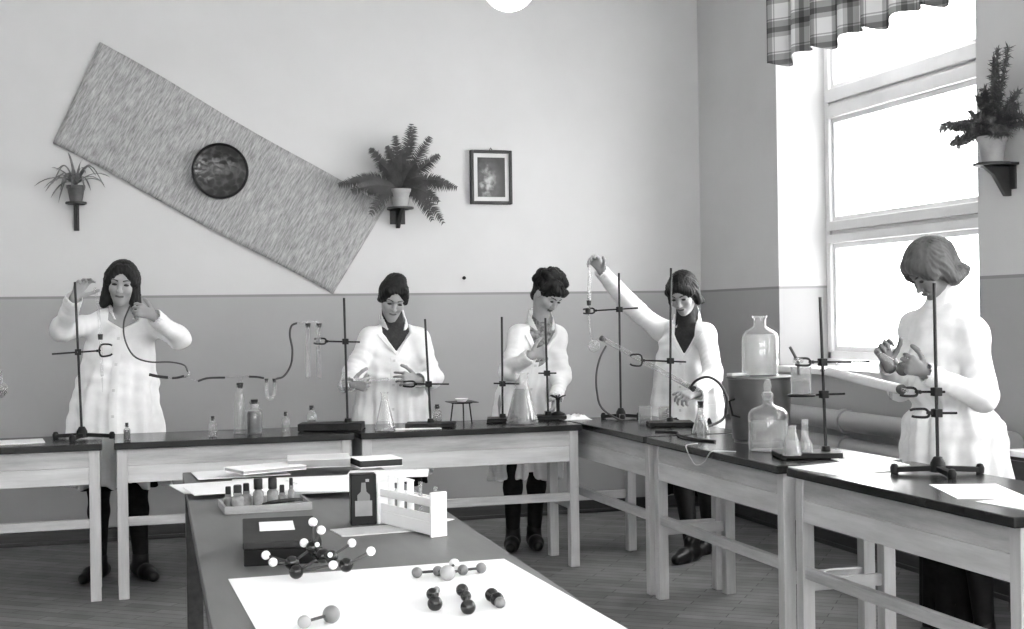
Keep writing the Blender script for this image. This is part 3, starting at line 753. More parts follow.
    # face details
    for sx in (-1, 1):
        m = MB(); c = H(sx * .031, .0845, -.001); ring = []
        m.ball((0, 0, 0), 1, 12); m.v = [tuple(c + HB @ (np.array(v) * np.array((.0145, .006, .0062)) * hs)) for v in m.v]
        m.build('eye', 'eye', root, 180, loc=None)
        m = MB().tube([H(sx * (.013 + .036 * t), .0905 - .016 * t * t, .0185 + .006 * math.sin(PI * t * .8)) for t in np.linspace(0, 1, 7)], .0042 * hs, 8, .0022 * hs); m.build('eyebrow', 'brow', root, 180)
    m = MB(); m.tube([H(-.020 + .040 * t, .0835 + .0065 * math.sin(PI * t), -.0655 + .002 * abs(2 * t - 1)) for t in np.linspace(0, 1, 9)], .0058 * hs, 8); m.build('lips', 'lips', root, 180)
    for o in bpy.data.objects:
        if o.parent == root and o.name.split('.')[0] in ('eye', 'eyebrow', 'lips'): o.matrix_parent_inverse = root.matrix_world.inverted()
    # hair
    hb = Field(head - .26, head + .22, .0055); hair(hb, H, HB, hs)
    X, Y, Z = np.meshgrid(*hb.ax, indexing='ij', sparse=True)
    px = (X - head[0]) * hr[0] + (Y - head[1]) * hr[1] + (Z - head[2]) * hr[2]; py = (X - head[0]) * hf[0] + (Y - head[1]) * hf[1] + (Z - head[2]) * hf[2]; pz = (X - head[0]) * hu[0] + (Y - head[1]) * hu[1] + (Z - head[2]) * hu[2]
    th = np.arctan2(px, py + .02); hb.D = (hb.D + .0018 * np.sin(38 * th + 5 * np.sin(26 * pz + 3 * th)) + .0014 * np.sin(71 * th + 9 * pz)).astype(np.float32)
    hb.build('hair', hairmat, root)
    # clothes
    G = Field(lo - [.03, .03, 0], hi + [.03, .03, 0], .0065); G.D[:] = .25
    hw, ww, cw = wid
    cp = [(hem, hw, hw * .72), (hips_z - .12, (hw + ww) / 2 + .006, (hw + ww) / 2 * .74), (hips_z + .12, ww, ww * .76), (sh_z - .20, cw, cw * .75), (sh_z - .06, cw * .90, cw * .60), (sh_z + .01, cw * .62, cw * .44), (sh_z + .06, .060, .060)]
    fn0 = torso(0, hem, sh_z + .06, cp); rr = np.random.default_rng(seed); ph = rr.uniform(0, 6, 6)
    def coat(X, Y, Z):
        ax, ay = axis(Z); u = (X - ax) * rt[0] + (Y - ay) * rt[1]; v = (X - ax) * fw[0] + (Y - ay) * fw[1]; th = np.arctan2(v * 1.3, u)
        g = np.clip((hips_z + .22 - Z) / .6, 0, 1)
        f = g * .021 * (np.sin(folds * th + ph[0] + 1.3 * np.sin(4 * Z + ph[1])) + .5 * np.sin((folds * 2 + 1) * th + ph[2]))
        if belt: f = f + .0055 * np.sin(24 * Z + 19 * u + 2.2 * np.sin(8 * u + 5 * Z)) * (1 - g)
        if belt: f = f + g * .016 * (np.abs(np.sin(7 * th + ph[4] + .8 * np.sin(3 * Z))) - .6) + .028 * np.exp(-((Z - hips_z - .10) / .035) ** 2) - .010 * np.exp(-((Z - hips_z - .19) / .06) ** 2) + .007 * np.clip(1 - abs(Z - hips_z - .1) / .25, 0, 1) * np.sin(21 * th + ph[3])
        return fn0(X, Y, Z) + f + wrinkle(X + ph[3], Y + ph[4], Z, .0036) + .0042 * np.sin(52 * u + 9 * Z + 2.5 * np.sin(7 * Z + ph[1]) + 2 * np.sin(9 * v)) * (.4 + .6 * np.sin(5 * Z + 6 * u + ph[2]) ** 2)
    G.func([lo[0], lo[1], hem], [hi[0], hi[1], neck[2] + .02], coat)
    for a in arms:
        sh, el, wr = [np.array(p, float) for p in a[:3]]; d2 = unit(wr - el)
        wv = lambda X, Y, Z, t: wrinkle(X + ph[5], Y, Z, .0050) + 0.0016 * np.sin(46 * t + 9 * X + 7 * Z) * np.clip(1 - abs(t - .8) * 1.6, 0, 1)
        G.cone(neck - up * .055, sh, .058, .056, .05); G.cone(sh - up * .01, el, .058, .055, .045, 'add', wv); G.cone(el, wr - d2 * .005, .055, .040, .03, 'add', wv)
        G.cone(wr - d2 * .045, wr - d2 * .002, .042, .043, .004)
        G.cone(wr - d2 * .002, wr + d2 * .03, .036, .036, 0, 'cut')
    if hem < hips_z - .2: G.func([lo[0], lo[1], hem - .02], [hi[0], hi[1], hem + .2], torso(-.022, hem - .05, hem + .18, cp), 0, 'cut')
    G.cone(neck - up * .02, H(0, -.02, -.06), .056, .056, .01, 'cut')
    ax, ay = axis(sh_z); zb = sh_z + .02 - vbot
    if collar == 'v':
        swf = torso(.004 if under else -.012, hips_z, sh_z + .06, core)
        def vcut(X, Y, Z):
            axz, ayz = axis(Z); u = (X - axz) * rt[0] + (Y - ayz) * rt[1]; v = (X - axz) * fw[0] + (Y - ayz) * fw[1]
            hwv = np.clip((Z - zb) * .072 / (vbot * .85), -1, vw)
            D = np.maximum(np.maximum(np.abs(u) - hwv, -v), zb - Z)
            return np.maximum(D, -swf(X, Y, Z))
        G.func([lo[0], lo[1], zb - .02], [hi[0], hi[1], neck[2] + .06], vcut, .004, 'cut')
    coat_o = G.build('lab_coat', 'white_cloth', root)
    def drape(name, poly, mat, off, thick, parent, nu=12, nv=12):
        """poly: four (u, z) corners on the front; sits on the coat"""
        V = np.zeros((nu + 1, nv + 1, 3))
        for i in range(nu + 1):
            for j in range(nv + 1):
                s, t = i / nu, j / nv
                p = (1 - s) * (1 - t) * np.array(poly[0]) + s * (1 - t) * np.array(poly[1]) + s * t * np.array(poly[2]) + (1 - s) * t * np.array(poly[3])
                axz, ayz = axis(p[1]); V[i, j] = np.array([axz, ayz, p[1]]) + rt * p[0]
        ts = np.linspace(.36, -.05, 200); best = np.full(V.shape[:2], np.nan)
        for t in ts:
            d = G.sample(V + fw * t); hit = (d < 0) & np.isnan(best); best[hit] = t
        med = np.nanmedian(best) if not np.all(np.isnan(best)) else .1
        best = np.where(np.isnan(best), med, best); best = np.clip(best, med - .06, med + .06)
        for _ in range(2):
            bp = np.pad(best, 1, mode='edge'); best = (bp[1:-1, 1:-1] * 2 + bp[:-2, 1:-1] + bp[2:, 1:-1] + bp[1:-1, :-2] + bp[1:-1, 2:]) / 6
        P0 = V + fw * (best + off)[..., None]; P1 = P0 - fw * thick
        n1 = nv + 1; vs = list(P0.reshape(-1, 3)) + list(P1.reshape(-1, 3)); K = (nu + 1) * n1
        F_ = [(i * n1 + j, (i + 1) * n1 + j, (i + 1) * n1 + j + 1, i * n1 + j + 1) for i in range(nu) for j in range(nv)]
        F_ += [tuple(K + q for q in f[::-1]) for f in F_]
        rim = [i * n1 for i in range(nu + 1)] + [nu * n1 + j for j in range(1, n1)] + [i * n1 + nv for i in range(nu - 1, -1, -1)] + [j for j in range(nv - 1, 0, -1)]
        F_ += [(a, b, b + K, a + K) for a, b in zip(rim[1:] + rim[:1], rim)]
        return make_obj(name, vs, F_, mat, parent, smooth=50)
    if collar == 'v':
        for sx in (-1, 1):
            drape('lapel', [(sx * .004, zb - .02), (sx * .070, zb + vbot * .45), (sx * .112, zb + vbot * .86), (sx * .070, zb + vbot * .92)], 'white_cloth', .010, .006, coat_o)
        drape('placket', [(-.004, hem + .03), (.034, hem + .03), (.034, zb - .03), (-.004, zb - .03)], 'white_cloth', .005, .005, coat_o, 4, 30)
        for k in range(4):
            zz = zb - .05 - k * .135
            drape('button', [(.009, zz - .007), (.023, zz - .007), (.023, zz + .007), (.009, zz + .007)], 'button', .010, .006, coat_o, 4, 4)
        drape('pocket', [(-.07 - .11, hips_z - .20), (-.07, hips_z - .20), (-.07, hips_z - .06), (-.07 - .11, hips_z - .06)], 'white_cloth', .007, .005, coat_o)
        S = Field(lo, hi, .0065) if under else None
        if under: S.func([lo[0], lo[1], hips_z], [hi[0], hi[1], neck[2] + .03], torso(.014, hips_z + .05, sh_z + .06, core))
        if under: S.cone(neck - up * .035, neck + (H(0, -.018, -.055) - neck) * (.72 if under == 'sweater' else .15), .062, .056, .02)
        for a in arms if under else (): S.cone(neck - up * .05, neck - up * .05 + (np.array(a[0], float) - neck + up * .05) * .55, .050, .047, .02)
        if under: S.build('sweater' if under == 'sweater' else 'blouse', under, root)
        K = Field(lo, hi, .0055)
        tp = neck + (H(0, -.02, -.06) - neck) * .42 - fw * .012
        K.cone(neck - up * .035 - fw * .012, tp, .088, .072, 0); K.cone(neck - up * .07 - fw * .006, tp + unit(tp - neck) * .06, .074, .062, 0, 'cut')
        def front(X, Y, Z):
            u = (X - neck[0]) * rt[0] + (Y - neck[1]) * rt[1]; v = (X - neck[0]) * fw[0] + (Y - neck[1]) * fw[1]
            return np.maximum(np.abs(u) - .055 - (Z - neck[2]) * .35, .0 - v)
        K.func(neck - .2, neck + .2, front, .004, 'cut'); K.D = np.maximum(K.D, (neck[2] - .045 - K.ax[2])[None, None, :].astype(np.float32))
        K.build('collar', 'white_cloth', coat_o)
    else:
        K = Field(lo, hi, .0055); tp = neck + (H(0, -.03, -.06) - neck) * .34 - fw * .01
        K.cone(neck - up * .045, tp, .086, .072, 0); K.cone(neck - up * .08, tp + unit(tp - neck) * .06, .068, .060, 0, 'cut'); K.build('collar', 'white_cloth', coat_o)
    # legs and shoes
    if legs:
        S = Field([lo[0], lo[1], 0], [hi[0], hi[1], hips_z], .0065)
        for hip, knee, calf, ank, toe, heel in legs:
            S.cone(hip, knee, .087, .056, .03); S.cone(knee, calf, .055, .055, .03); S.cone(calf, ank, .054, .038, .02)
        S.build('stockings', skin_legs, root)
        for hip, knee, calf, ank, toe, heel in legs:
            S = Field(np.minimum(toe, heel) - .09, np.maximum(toe, heel) + [.09, .09, .14], .005)
            mid = heel + (toe - heel) * .55
            S.cone(heel + up * .038, mid + up * .036, .036, .040, .02); S.cone(mid + up * .034, toe - unit(toe - heel) * .035 + up * .028, .042, .028, .02); S.cone(heel + up * .05 + (toe - heel) * .2, heel + (toe - heel) * .2 + up * .105, .042, .043, .03)
            S.D = np.maximum(S.D, (.002 - S.ax[2])[None, None, :].astype(np.float32)); S.build('shoe', 'shoe', root)
    if skirt:
        S = Field([lo[0], lo[1], skirt[0] - .02], [hi[0], hi[1], hips_z + .05], .0065)
        sp = [(skirt[0], skirt[1], skirt[1] * .74), (hips_z, .150, .105)]
        def skf(X, Y, Z):
            ax, ay = axis(Z); th = np.arctan2((Y - ay) * fw[1] + (X - ax) * fw[0], (X - ax) * rt[0] + (Y - ay) * rt[1])
            return torso(0, skirt[0], hips_z - .08, sp)(X, Y, Z) + .006 * np.sin(8 * th + ph[2])
        S.func([lo[0], lo[1], skirt[0]], [hi[0], hi[1], hips_z + .05], skf)
        S.func([lo[0], lo[1], skirt[0] - .02], [hi[0], hi[1], skirt[0] + .15], torso(-.012, skirt[0] - .05, skirt[0] + .12, sp), 0, 'cut')
        S.build('skirt', 'skirt', root)
    return root

def face_cut(F, H, HB, hs, w=.060, top=.052, y=.105):
    F.ell(H(0, y, -.055), np.array((w, .075, top + .055)) * hs, HB, .008, 'cut')
def hair_bob(F, H, HB, hs):
    F.ell(H(0, -.014, .036), np.array((.085, .105, .093)) * hs, HB)
    for sx in (-1, 1):
        F.cone(H(sx * .060, -.005, .03), H(sx * .078, -.005, -.105), .034 * hs, .030 * hs, .03); F.cone(H(sx * .078, -.005, -.105), H(sx * .088, .008, -.128), .026 * hs, .018 * hs, .02)
        F.cone(H(sx * .02, .066, .088), H(sx * .070, .045, .010), .018 * hs, .020 * hs, .02)
    F.cone(H(0, -.06, 0), H(0, -.065, -.11), .065 * hs, .058 * hs, .03)
    face_cut(F, H, HB, hs, .054, .068)
def hair_updo(F, H, HB, hs):
    F.ell(H(0, -.012, .034), np.array((.090, .104, .090)) * hs, HB)
    F.ell(H(0, -.065, .085), np.array((.050, .050, .045)) * hs, HB, .02); F.ell(H(-.02, -.03, .112), np.array((.045, .05, .030)) * hs, HB, .02)
    for sx in (-1, 1): F.cone(H(sx * .05, .06, .07), H(sx * .077, .01, -.015), .020 * hs, .016 * hs, .02)
    F.cone(H(0, -.06, 0), H(0, -.065, -.06), .055 * hs, .035 * hs, .03)
    face_cut(F, H, HB, hs, .060, .072)
def hair_curly(F, H, HB, hs):
    F.ell(H(0, -.018, .045), np.array((.090, .105, .092)) * hs, HB); r = random.Random(4)
    for k in range(90):
        a, e = r.uniform(0, 2 * PI), r.uniform(-.35, 1.4); d = np.array([math.cos(a) * math.cos(e), math.sin(a) * math.cos(e), math.sin(e)])
        if d[1] > .45 and d[2] < .35: continue
        p = H(*(np.array([0, -.018, .045]) + d * np.array([.092, .108, .095]))); F.ell(p, np.full(3, r.uniform(.014, .024)) * hs, HB, .008)
    for k in range(7): F.ell(H(-.05 + k * .017, .088 - abs(k - 3) * .006, .068 - .012 * math.sin(k * 2)), np.full(3, .021) * hs, HB, .01)
    F.cone(H(0, -.06, 0), H(0, -.062, -.07), .058 * hs, .04 * hs, .03)
    face_cut(F, H, HB, hs, .058, .056)
def hair_short(F, H, HB, hs):
    F.ell(H(0, -.014, .038), np.array((.086, .106, .094)) * hs, HB)
    for sx in (-1, 1):
        F.cone(H(sx * .066, -.005, .03), H(sx * .080, -.008, -.060), .032 * hs, .024 * hs, .03)
        F.cone(H(sx * .015, .076, .066), H(sx * .066, .048, .030), .024 * hs, .024 * hs, .02)
    F.cone(H(0, -.06, 0), H(0, -.068, -.085), .062 * hs, .046 * hs, .03); F.cone(H(-.05, -.06, -.06), H(-.072, -.075, -.095), .03 * hs, .02 * hs, .02)
    face_cut(F, H, HB, hs, .058, .050)
def hair_wavy(F, H, HB, hs):
    F.ell(H(0, -.014, .044), np.array((.095, .115, .098)) * hs, HB)
    for sx in (-1, 1):
        F.cone(H(sx * .068, -.012, .03), H(sx * .085, -.02, -.055), .040 * hs, .036 * hs, .03); F.ell(H(sx * .070, -.055, -.065), np.array((.036, .036, .032)) * hs, HB, .02)
        F.cone(H(sx * .015, .080, .075), H(sx * .075, .050, .010), .026 * hs, .028 * hs, .02)
    F.cone(H(0, -.065, .02), H(0, -.085, -.06), .070 * hs, .050 * hs, .03)
    for x in (-.05, 0, .05): F.ell(H(x, -.098, -.075), np.array((.03, .03, .026)) * hs, HB, .02)
    face_cut(F, H, HB, hs, .058, .052)

F5 = lambda a, b, c, d, t: (a, b, c, d, t)
person('woman with dark shoulder-length hair, white coat, one hand raised over the far left stand', -90,
       (0.022, 7.420, 0.389)[:2], (0.072, 7.400, 1.399), (0.063, 7.330, 1.547), (-6, 8, -6),
       [((-0.031, 7.380, 1.347), (-0.244, 7.280, 1.304), (-0.173, 7.080, 1.461), (.42, -.1, .85), (.5, -.8, -.2), 1, (.55, .6, .7, .8, .4)),
        ((0.200, 7.380, 1.343), (0.353, 7.250, 1.251), (0.222, 7.090, 1.364), (-.86, .05, .42), (.1, .8, -.4), -1, (.6, .7, .8, .9, .4))],
       .49, (.255, .205, .185), .93, hair_bob, 'v', None, (((-0.165, 7.123, 0.000), (-0.049, 7.355, 0.000)), ((0.207, 7.061, 0.000), (0.118, 7.348, 0.000))), skirt=(.46, .215), hs=.97, seed=1, vbot=.05)
person('woman with pinned-up hair and dark sweater under white coat, looking down at glass tube', -90,
       (1.516, 7.420, 0.308)[:2], (1.538, 7.400, 1.312), (1.524, 7.350, 1.452), (-4, 26, -8),
       [((1.396, 7.380, 1.230), (1.283, 7.300, 1.034), (1.223, 7.090, 0.990), (.85, -.2, -.05), (0, .9, .25), 1, (.8, .85, .9, .95, .5)),
        ((1.677, 7.380, 1.224), (1.732, 7.280, 1.000), (1.606, 7.080, 1.001), (-.85, -.1, .12), (0, .9, -.2), -1, (.5, .6, .7, .8, .5))],
       .48, (.22, .185, .18), .90, hair_updo, 'v', 'sweater', (((1.415, 7.338, 0.000), (1.510, 7.642, 0.000)), ((1.565, 7.346, 0.000), (1.612, 7.673, 0.000))), skirt=(.40, .20), hs=.95, seed=2, vbot=.115)
person('woman with dark curly hair in white coat, head bowed, gripping a short rod', -90,
       (2.324, 7.440, 0.262)[:2], (2.407, 7.380, 1.298), (2.426, 7.300, 1.471), (26, 42, -6),
       [((2.268, 7.370, 1.231), (2.172, 7.260, 1.034), (2.248, 7.100, 1.116), (.93, -.05, .22), (.1, .95, .1), 1, (1.15, 1.25, 1.3, 1.3, .7)),
        ((2.494, 7.370, 1.221), (2.505, 7.320, 0.988), (2.431, 7.200, 0.870), (-.35, -.45, -.65), (-.7, .2, .1), -1, (.4, .45, .5, .6, .4))],
       .41, (.195, .165, .155), .88, hair_curly, 'v', 'blouse', (((2.140, 7.187, 0.000), (2.236, 7.426, 0.000)), ((2.312, 7.187, 0.000), (2.350, 7.417, 0.000))), hs=.95, seed=3, vbot=.15)
person('woman with short dark hair in white coat, one arm stretched up over a tall stand', -122,
       (3.200, 7.107, 0.257)[:2], (3.160, 6.996, 1.304), (3.090, 6.890, 1.457), (-12, 28, 2),
       [((3.100, 7.218, 1.246), (2.900, 7.247, 1.407), (2.700, 7.140, 1.586), (-.55, -.1, .8), (-.5, -.6, -.5), 1, (.7, .8, .9, 1.0, .5)),
        ((3.220, 6.886, 1.224), (3.160, 6.663, 1.008), (2.990, 6.504, 0.917), (-.85, -.25, -.1), (.1, .5, -.8), -1, (.7, .8, .9, .9, .5))],
       .47, (.215, .185, .18), .88, hair_short, 'v', 'sweater', (((2.848, 6.530, 0.000), (3.050, 6.667, 0.000)), ((3.058, 6.696, 0.000), (3.255, 6.884, 0.000))), skirt=(.30, .17), hs=.97, seed=4, vbot=.15, vw=.060)
person('woman with wavy bobbed hair in a belted white coat standing in front of the window', -165,
       (3.340, 4.751, 0.637)[:2], (3.360, 4.824, 1.397), (3.290, 4.818, 1.511), (-14, 36, 0),
       [((3.380, 5.082, 1.278), (3.280, 5.044, 1.006), (3.060, 4.783, 1.116), (-.35, .05, .92), (-.2, -.9, .1), 1, (1.1, 1.2, 1.25, 1.3, .8), .02),
        ((3.380, 4.678, 1.255), (3.290, 4.484, 0.994), (3.060, 4.511, 1.094), (-.78, .12, .40), (.1, .9, .1), -1, (.9, 1.0, 1.05, 1.1, .7), .02)],
       .42, (.255, .195, .185), .84, hair_wavy, 'round', 'sweater', (((3.150, 4.691, -0.017), (3.360, 4.931, -0.078)), ((3.150, 4.303, 0.036), (3.360, 4.590, -0.031))), belt=True, skirt=(.03, .16), hs=1.0, seed=5, hairmat='hair_brown', skin='skin_shaded')

# ------------------------------------------------------------------ laboratory ware
ZT = .76
STANDS = 'retort stands on the benches'
def stand(label, base, top, kind, clamps, size=.11, turn=-.29, group=STANDS):
    b = np.array(base, float); t = thing('retort_stand', label, 'retort stand', base, 0, group); r = lambda p: np.array(p, float) - b
    tp = r(top); c, s = math.cos(turn), math.sin(turn); ux = np.array([c, s, 0]); uy = np.array([-s, c, 0])
    m = MB()
    if kind == 'tripod':
        for d in (ux, -ux * .96 + uy * .25, -uy):
            e = d * size; m.bar((0, 0, .022), (e[0], e[1], .014), .026, .018); m.lathe([(0, 0), (.014, 0), (.016, .02), (.010, .034), (0, .036)], (e[0], e[1], 0), n=14)
        m.lathe([(0, .008), (.030, .008), (.026, .04), (.014, .062), (0, .062)], n=18)
    else:
        w, d, h, ox = size, .085, .020, 0.0
        if kind == 'slab': d, h, ox = .08, .036, -.085
        if kind == 'side': ox = -size * .62
        v = [(ux * (x + ox) + uy * y) for x, y in ((-w, -d), (w, -d), (w, d), (-w, d))]; m.prism([(p[0], p[1], .004) for p in v], (0, 0, 1), h)
        for p in v: m.lathe([(0, 0), (.012, 0), (.012, .005), (0, .005)], (p[0] * .92, p[1] * .92, 0), n=10)
        m.lathe([(0, h), (.020, h), (.016, h + .025), (0, h + .025)], n=14)
    m.build('stand_base', 'iron', t, 40, .002)
    MB().tube([(0, 0, .012), tp], .0062, 12).build('rod', 'rod', t)
    for tip, back, jaw in clamps:
        tip, back = r(tip), r(back); d = tip - back; L = np.linalg.norm(d); d /= L; side = unit(np.cross(d, (0, 0, 1)))
        zc = (tip[2] + back[2]) / 2; on = tp * (zc - .012) / (tp[2] - .012); on[2] = zc
        a = MB(); a.tube([back, tip - d * (.035 if jaw in ('fork', 'grip') else 0)], .0045, 10); cl = a.build('clamp', 'iron', t)
        MB().box(on - .015, on + .015).tube([on + side * .012, on + side * .034], .005, 8).bar(on + side * .034 + np.array([0, 0, -.014]), on + side * .034 + np.array([0, 0, .014]), .006, .010, (1, 0, 0)).build('boss_head', 'iron', cl, 40, .002)
        if jaw in ('fork', 'grip'):
            g = .028 if jaw == 'fork' else .017; up = np.array([0, 0, 1.0]); w = up if jaw == 'fork' else unit(up + side * .8)
            j = MB()
            for sg in (-1, 1):
                p0 = tip - d * .045; j.tube(spline([p0, p0 + d * .012 + w * sg * g, p0 + d * .05 + w * sg * g, p0 + d * .066 + w * sg * g * .75], 4), .0050, 8)
            j.tube([tip - d * .05 + side * -.014, tip - d * .05 + side * .014], .007, 10).build('jaw', 'iron', cl)
        if jaw == 'ring':
            R = .052; cc = tip + d * (R + .002)
            MB().tube([cc + R * np.array([math.cos(a), math.sin(a), 0]) for a in np.linspace(0, 2 * PI, 33)], .0045, 8).build('ring', 'iron', cl)
            g = MB(); 
            for k in range(-3, 4):
                h = math.sqrt(max(R * R - (k * .015) ** 2, 0)); g.tube([cc + np.array([-h, k * .015, .003]), cc + np.array([h, k * .015, .003])], .0012, 5).tube([cc + np.array([k * .015, -h, .0035]), cc + np.array([k * .015, h, .0035])], .0012, 5)
            g.build('gauze', 'iron', cl)
    return t
stand('tall retort stand with a forked clamp at the far left end of the back bench', (-.142, 6.975, ZT), (-.165, 6.982, 1.544), 'tripod', [((-.012, 6.936, 1.202), (-.279, 7.017, 1.186), 'fork')], .15)
stand('tall retort stand left of the sweater woman, clamp gripping a hanging tube', (1.18, 6.891, ZT), (1.17, 6.894, 1.449), 'slab', [((1.037, 6.934, 1.226), (1.246, 6.871, 1.218), 'grip')], .165)
stand('shorter retort stand right of the sweater woman with a straight clamp', (1.62, 6.875, ZT), (1.598, 6.882, 1.333), 'plate', [((1.502, 6.911, .99), (1.715, 6.846, .986), 'grip')], .13)
stand('retort stand rising beside the big conical flask', (2.060, 7.02, ZT), (2.063, 7.02, 1.338), 'plate', [((2.150, 6.99, .968), (2.015, 7.035, .973), 'none')], .085)
stand('short retort stand in the grip of the curly haired woman at the corner', (2.342, 7.075, ZT), (2.334, 7.077, 1.328), 'plate', [((2.292, 7.09, 1.019), (2.389, 7.061, 1.018), 'none')], .10)
stand('tall retort stand nearest the bench corner, raised clamp under the lifted hand', (2.713, 6.909, ZT), (2.713, 6.909, 1.572), 'tripod', [((2.54, 6.961, 1.363), (2.812, 6.879, 1.376), 'grip')], .10)
stand('tall retort stand in front of the short haired woman, clamp on a sloping glass tube', (2.772, 6.367, ZT), (2.788, 6.362, 1.579), 'plate', [((2.598, 6.42, 1.105), (2.856, 6.342, 1.091), 'fork')], .115)
stand('retort stand with a gauze ring carrying a beaker, beside the large bottles', (2.742, 4.746, ZT), (2.728, 4.75, 1.402), 'side', [((2.647, 4.775, 1.143), (2.916, 4.693, 1.139), 'grip'), ((2.705, 4.76, 1.010), (2.818, 4.723, 1.013), 'ring')], .125)
stand('tall tripod stand with two clamps in front of the woman at the window', (2.815, 4.098, ZT), (2.811, 4.099, 1.44), 'tripod', [((2.707, 4.131, 1.054), (2.843, 4.09, 1.052), 'grip'), ((2.746, 4.119, .978), (2.883, 4.078, .976), 'grip')], .15)

def ware(name, label, cat, loc, prof, glass_mat='glass', liquid=None, extra=None, group=None, liq_mat='water', n=32, wall=.0025):
    """a vessel turned on the wheel: outer profile up, inner wall back down; liquid fills to a height"""
    t = thing(name, label, cat, loc, 0, group)
    pr = [(0, 0)] + list(prof); inner = [(max(r - wall, .001), h) for r, h in reversed(prof[1:])] + [(max(prof[0][0] - wall, .001), wall + prof[0][1]), (0, wall + prof[0][1])]
    MB().lathe(pr + inner, n=n).build('vessel', glass_mat, t, 50)
    if liquid:
        hs = [h for r, h in prof]; rs = [r for r, h in prof]; lq = [(0, wall * 1.6)]
        z0 = wall * 1.6
        pts = sorted({z0, liquid} | {h for h in hs if z0 < h < liquid})
        lq += [(max(np.interp(z, hs, rs) - wall * 1.5, .002), z) for z in pts] + [(0, liquid)]
        MB().lathe(lq, n=n).build('liquid', liq_mat, t, 50)
    if extra: extra(t)
    return t
def stopper(r, z, mat='rubber_black', h=.02): return lambda t: MB().lathe([(0, z - .012), (r * .85, z - .012), (r * 1.12, z + h), (0, z + h)], n=16).build('stopper', mat, t)
def bottle(r, h, nr, nh): return [(r * .97, 0), (r, .012 * h / .2), (r, h * .62), (r * .96, h * .68), (r * .80, h * .745), (nr * 1.25, h - nh * 1.15), (nr, h - nh), (nr, h - .012), (nr * 1.25, h - .008), (nr * 1.25, h)]
def conical(r, h, nr): return [(r * .96, 0), (r, .008), (r * .93, h * .12), (nr * 1.15, h * .74), (nr, h * .80), (nr, h * .96), (nr * 1.18, h)]
def beaker(r, h): return [(r * .95, 0), (r, .006), (r, h * .94), (r * 1.06, h)]
def round_flask(r, nr, nh): return [(r * math.sin(a), r - r * math.cos(a)) for a in np.linspace(.12, PI - math.asin(min(nr / r, .9)), 14)] + [(nr, 2 * r + nh), (nr * 1.2, 2 * r + nh + .004)]
def test_tube(r, L): return [(r * math.sin(a), r - r * math.cos(a)) for a in np.linspace(.15, PI / 2, 6)] + [(r, L - .004), (r * 1.15, L)]

ware('big_bottle', 'large clear bottle of water standing on the grey metal drum', 'bottle', (2.805, 5.42, 1.060), bottle(.082, .268, .027, .045), 'glass', .185, None, None, 'lit_water')
def cone_stop(t): MB().lathe([(.016, .218), (.022, .245), (.0, .252)], n=20).build('stopper_collar', 'glass_milky', t); MB().lathe([(0, .214), (.014, .214), (.020, .246), (.012, .252), (.018, .272), (.010, .300), (0, .305)], n=20).build('stopper', 'glass_milky', t)
ware('reagent_bottle', 'large bottle half full of liquid with pointed stopper, before the metal drum', 'bottle', (2.645, 5.05, ZT), bottle(.083, .240, .022, .04), 'glass', .125, cone_stop, None, 'lit_liquid')
t = thing('metal_drum', 'grey metal drum on the bench under the large clear bottle', 'drum', (2.80, 5.42, ZT))
MB().lathe([(0, 0), (.118, 0), (.118, .012), (.124, .016), (.146, .285), (.151, .288), (.151, .296), (.144, .299), (0, .299)], n=48).build('drum_body', 'tin', t, 40)
MB().tube([(-.128, -.02, .20), (-.165, -.03, .19), (-.165, -.06, .13), (-.130, -.06, .12)], .005).build('drum_handle', 'iron', t)
tag(MB().box((-.04, -.03, 0), (.05, .03, .012)).build('folded_rag', 'white_cloth', None, 180, .004), 'crumpled white cloth lying on the rim of the metal drum', 'cloth')
o = bpy.data.objects['folded_rag']; o.location = (2.70, 5.44, 1.0595)

# bottles and vials on the back bench
small = 'small bottles on the back bench'
def vial(label, loc, r, h, liq=None, lm='water', st=True, gm='glass'): return ware('small_bottle', label, 'bottle', loc, bottle(r, h, r * .5, h * .2), gm, liq, stopper(r * .42, h, 'rubber_black' if st else 'ball_white', .010), small, lm, 20)
vial('small clear bottle between the first woman and the dark liquid bottle', (.484, 6.792, ZT), .021, .095)
vial('square bottle full of dark liquid on the back bench', (.700, 6.885, ZT), .042, .165, .115, 'dark_liquid')
vial('small clear bottle just right of the dark liquid bottle', (.862, 6.917, ZT), .022, .095)
vial('small stoppered bottle beside the heavy flat stand base', (1.012, 7.03, ZT), .026, .115, .05, 'grey_liquid')
vial('small bottle standing between the straight clamp stand and the tripod', (1.685, 7.0, ZT), .026, .10, .06, 'grey_liquid')
vial('tiny pale bottle at the bench edge below the sloping glass tube', (2.645, 5.72, ZT), .016, .095, None, 'water', False, 'glass_milky')
vial('dark stoppered small bottle by the first woman\'s coat front', (0.072, 6.815, 0.760), .017, .075, .05, 'dark_liquid')
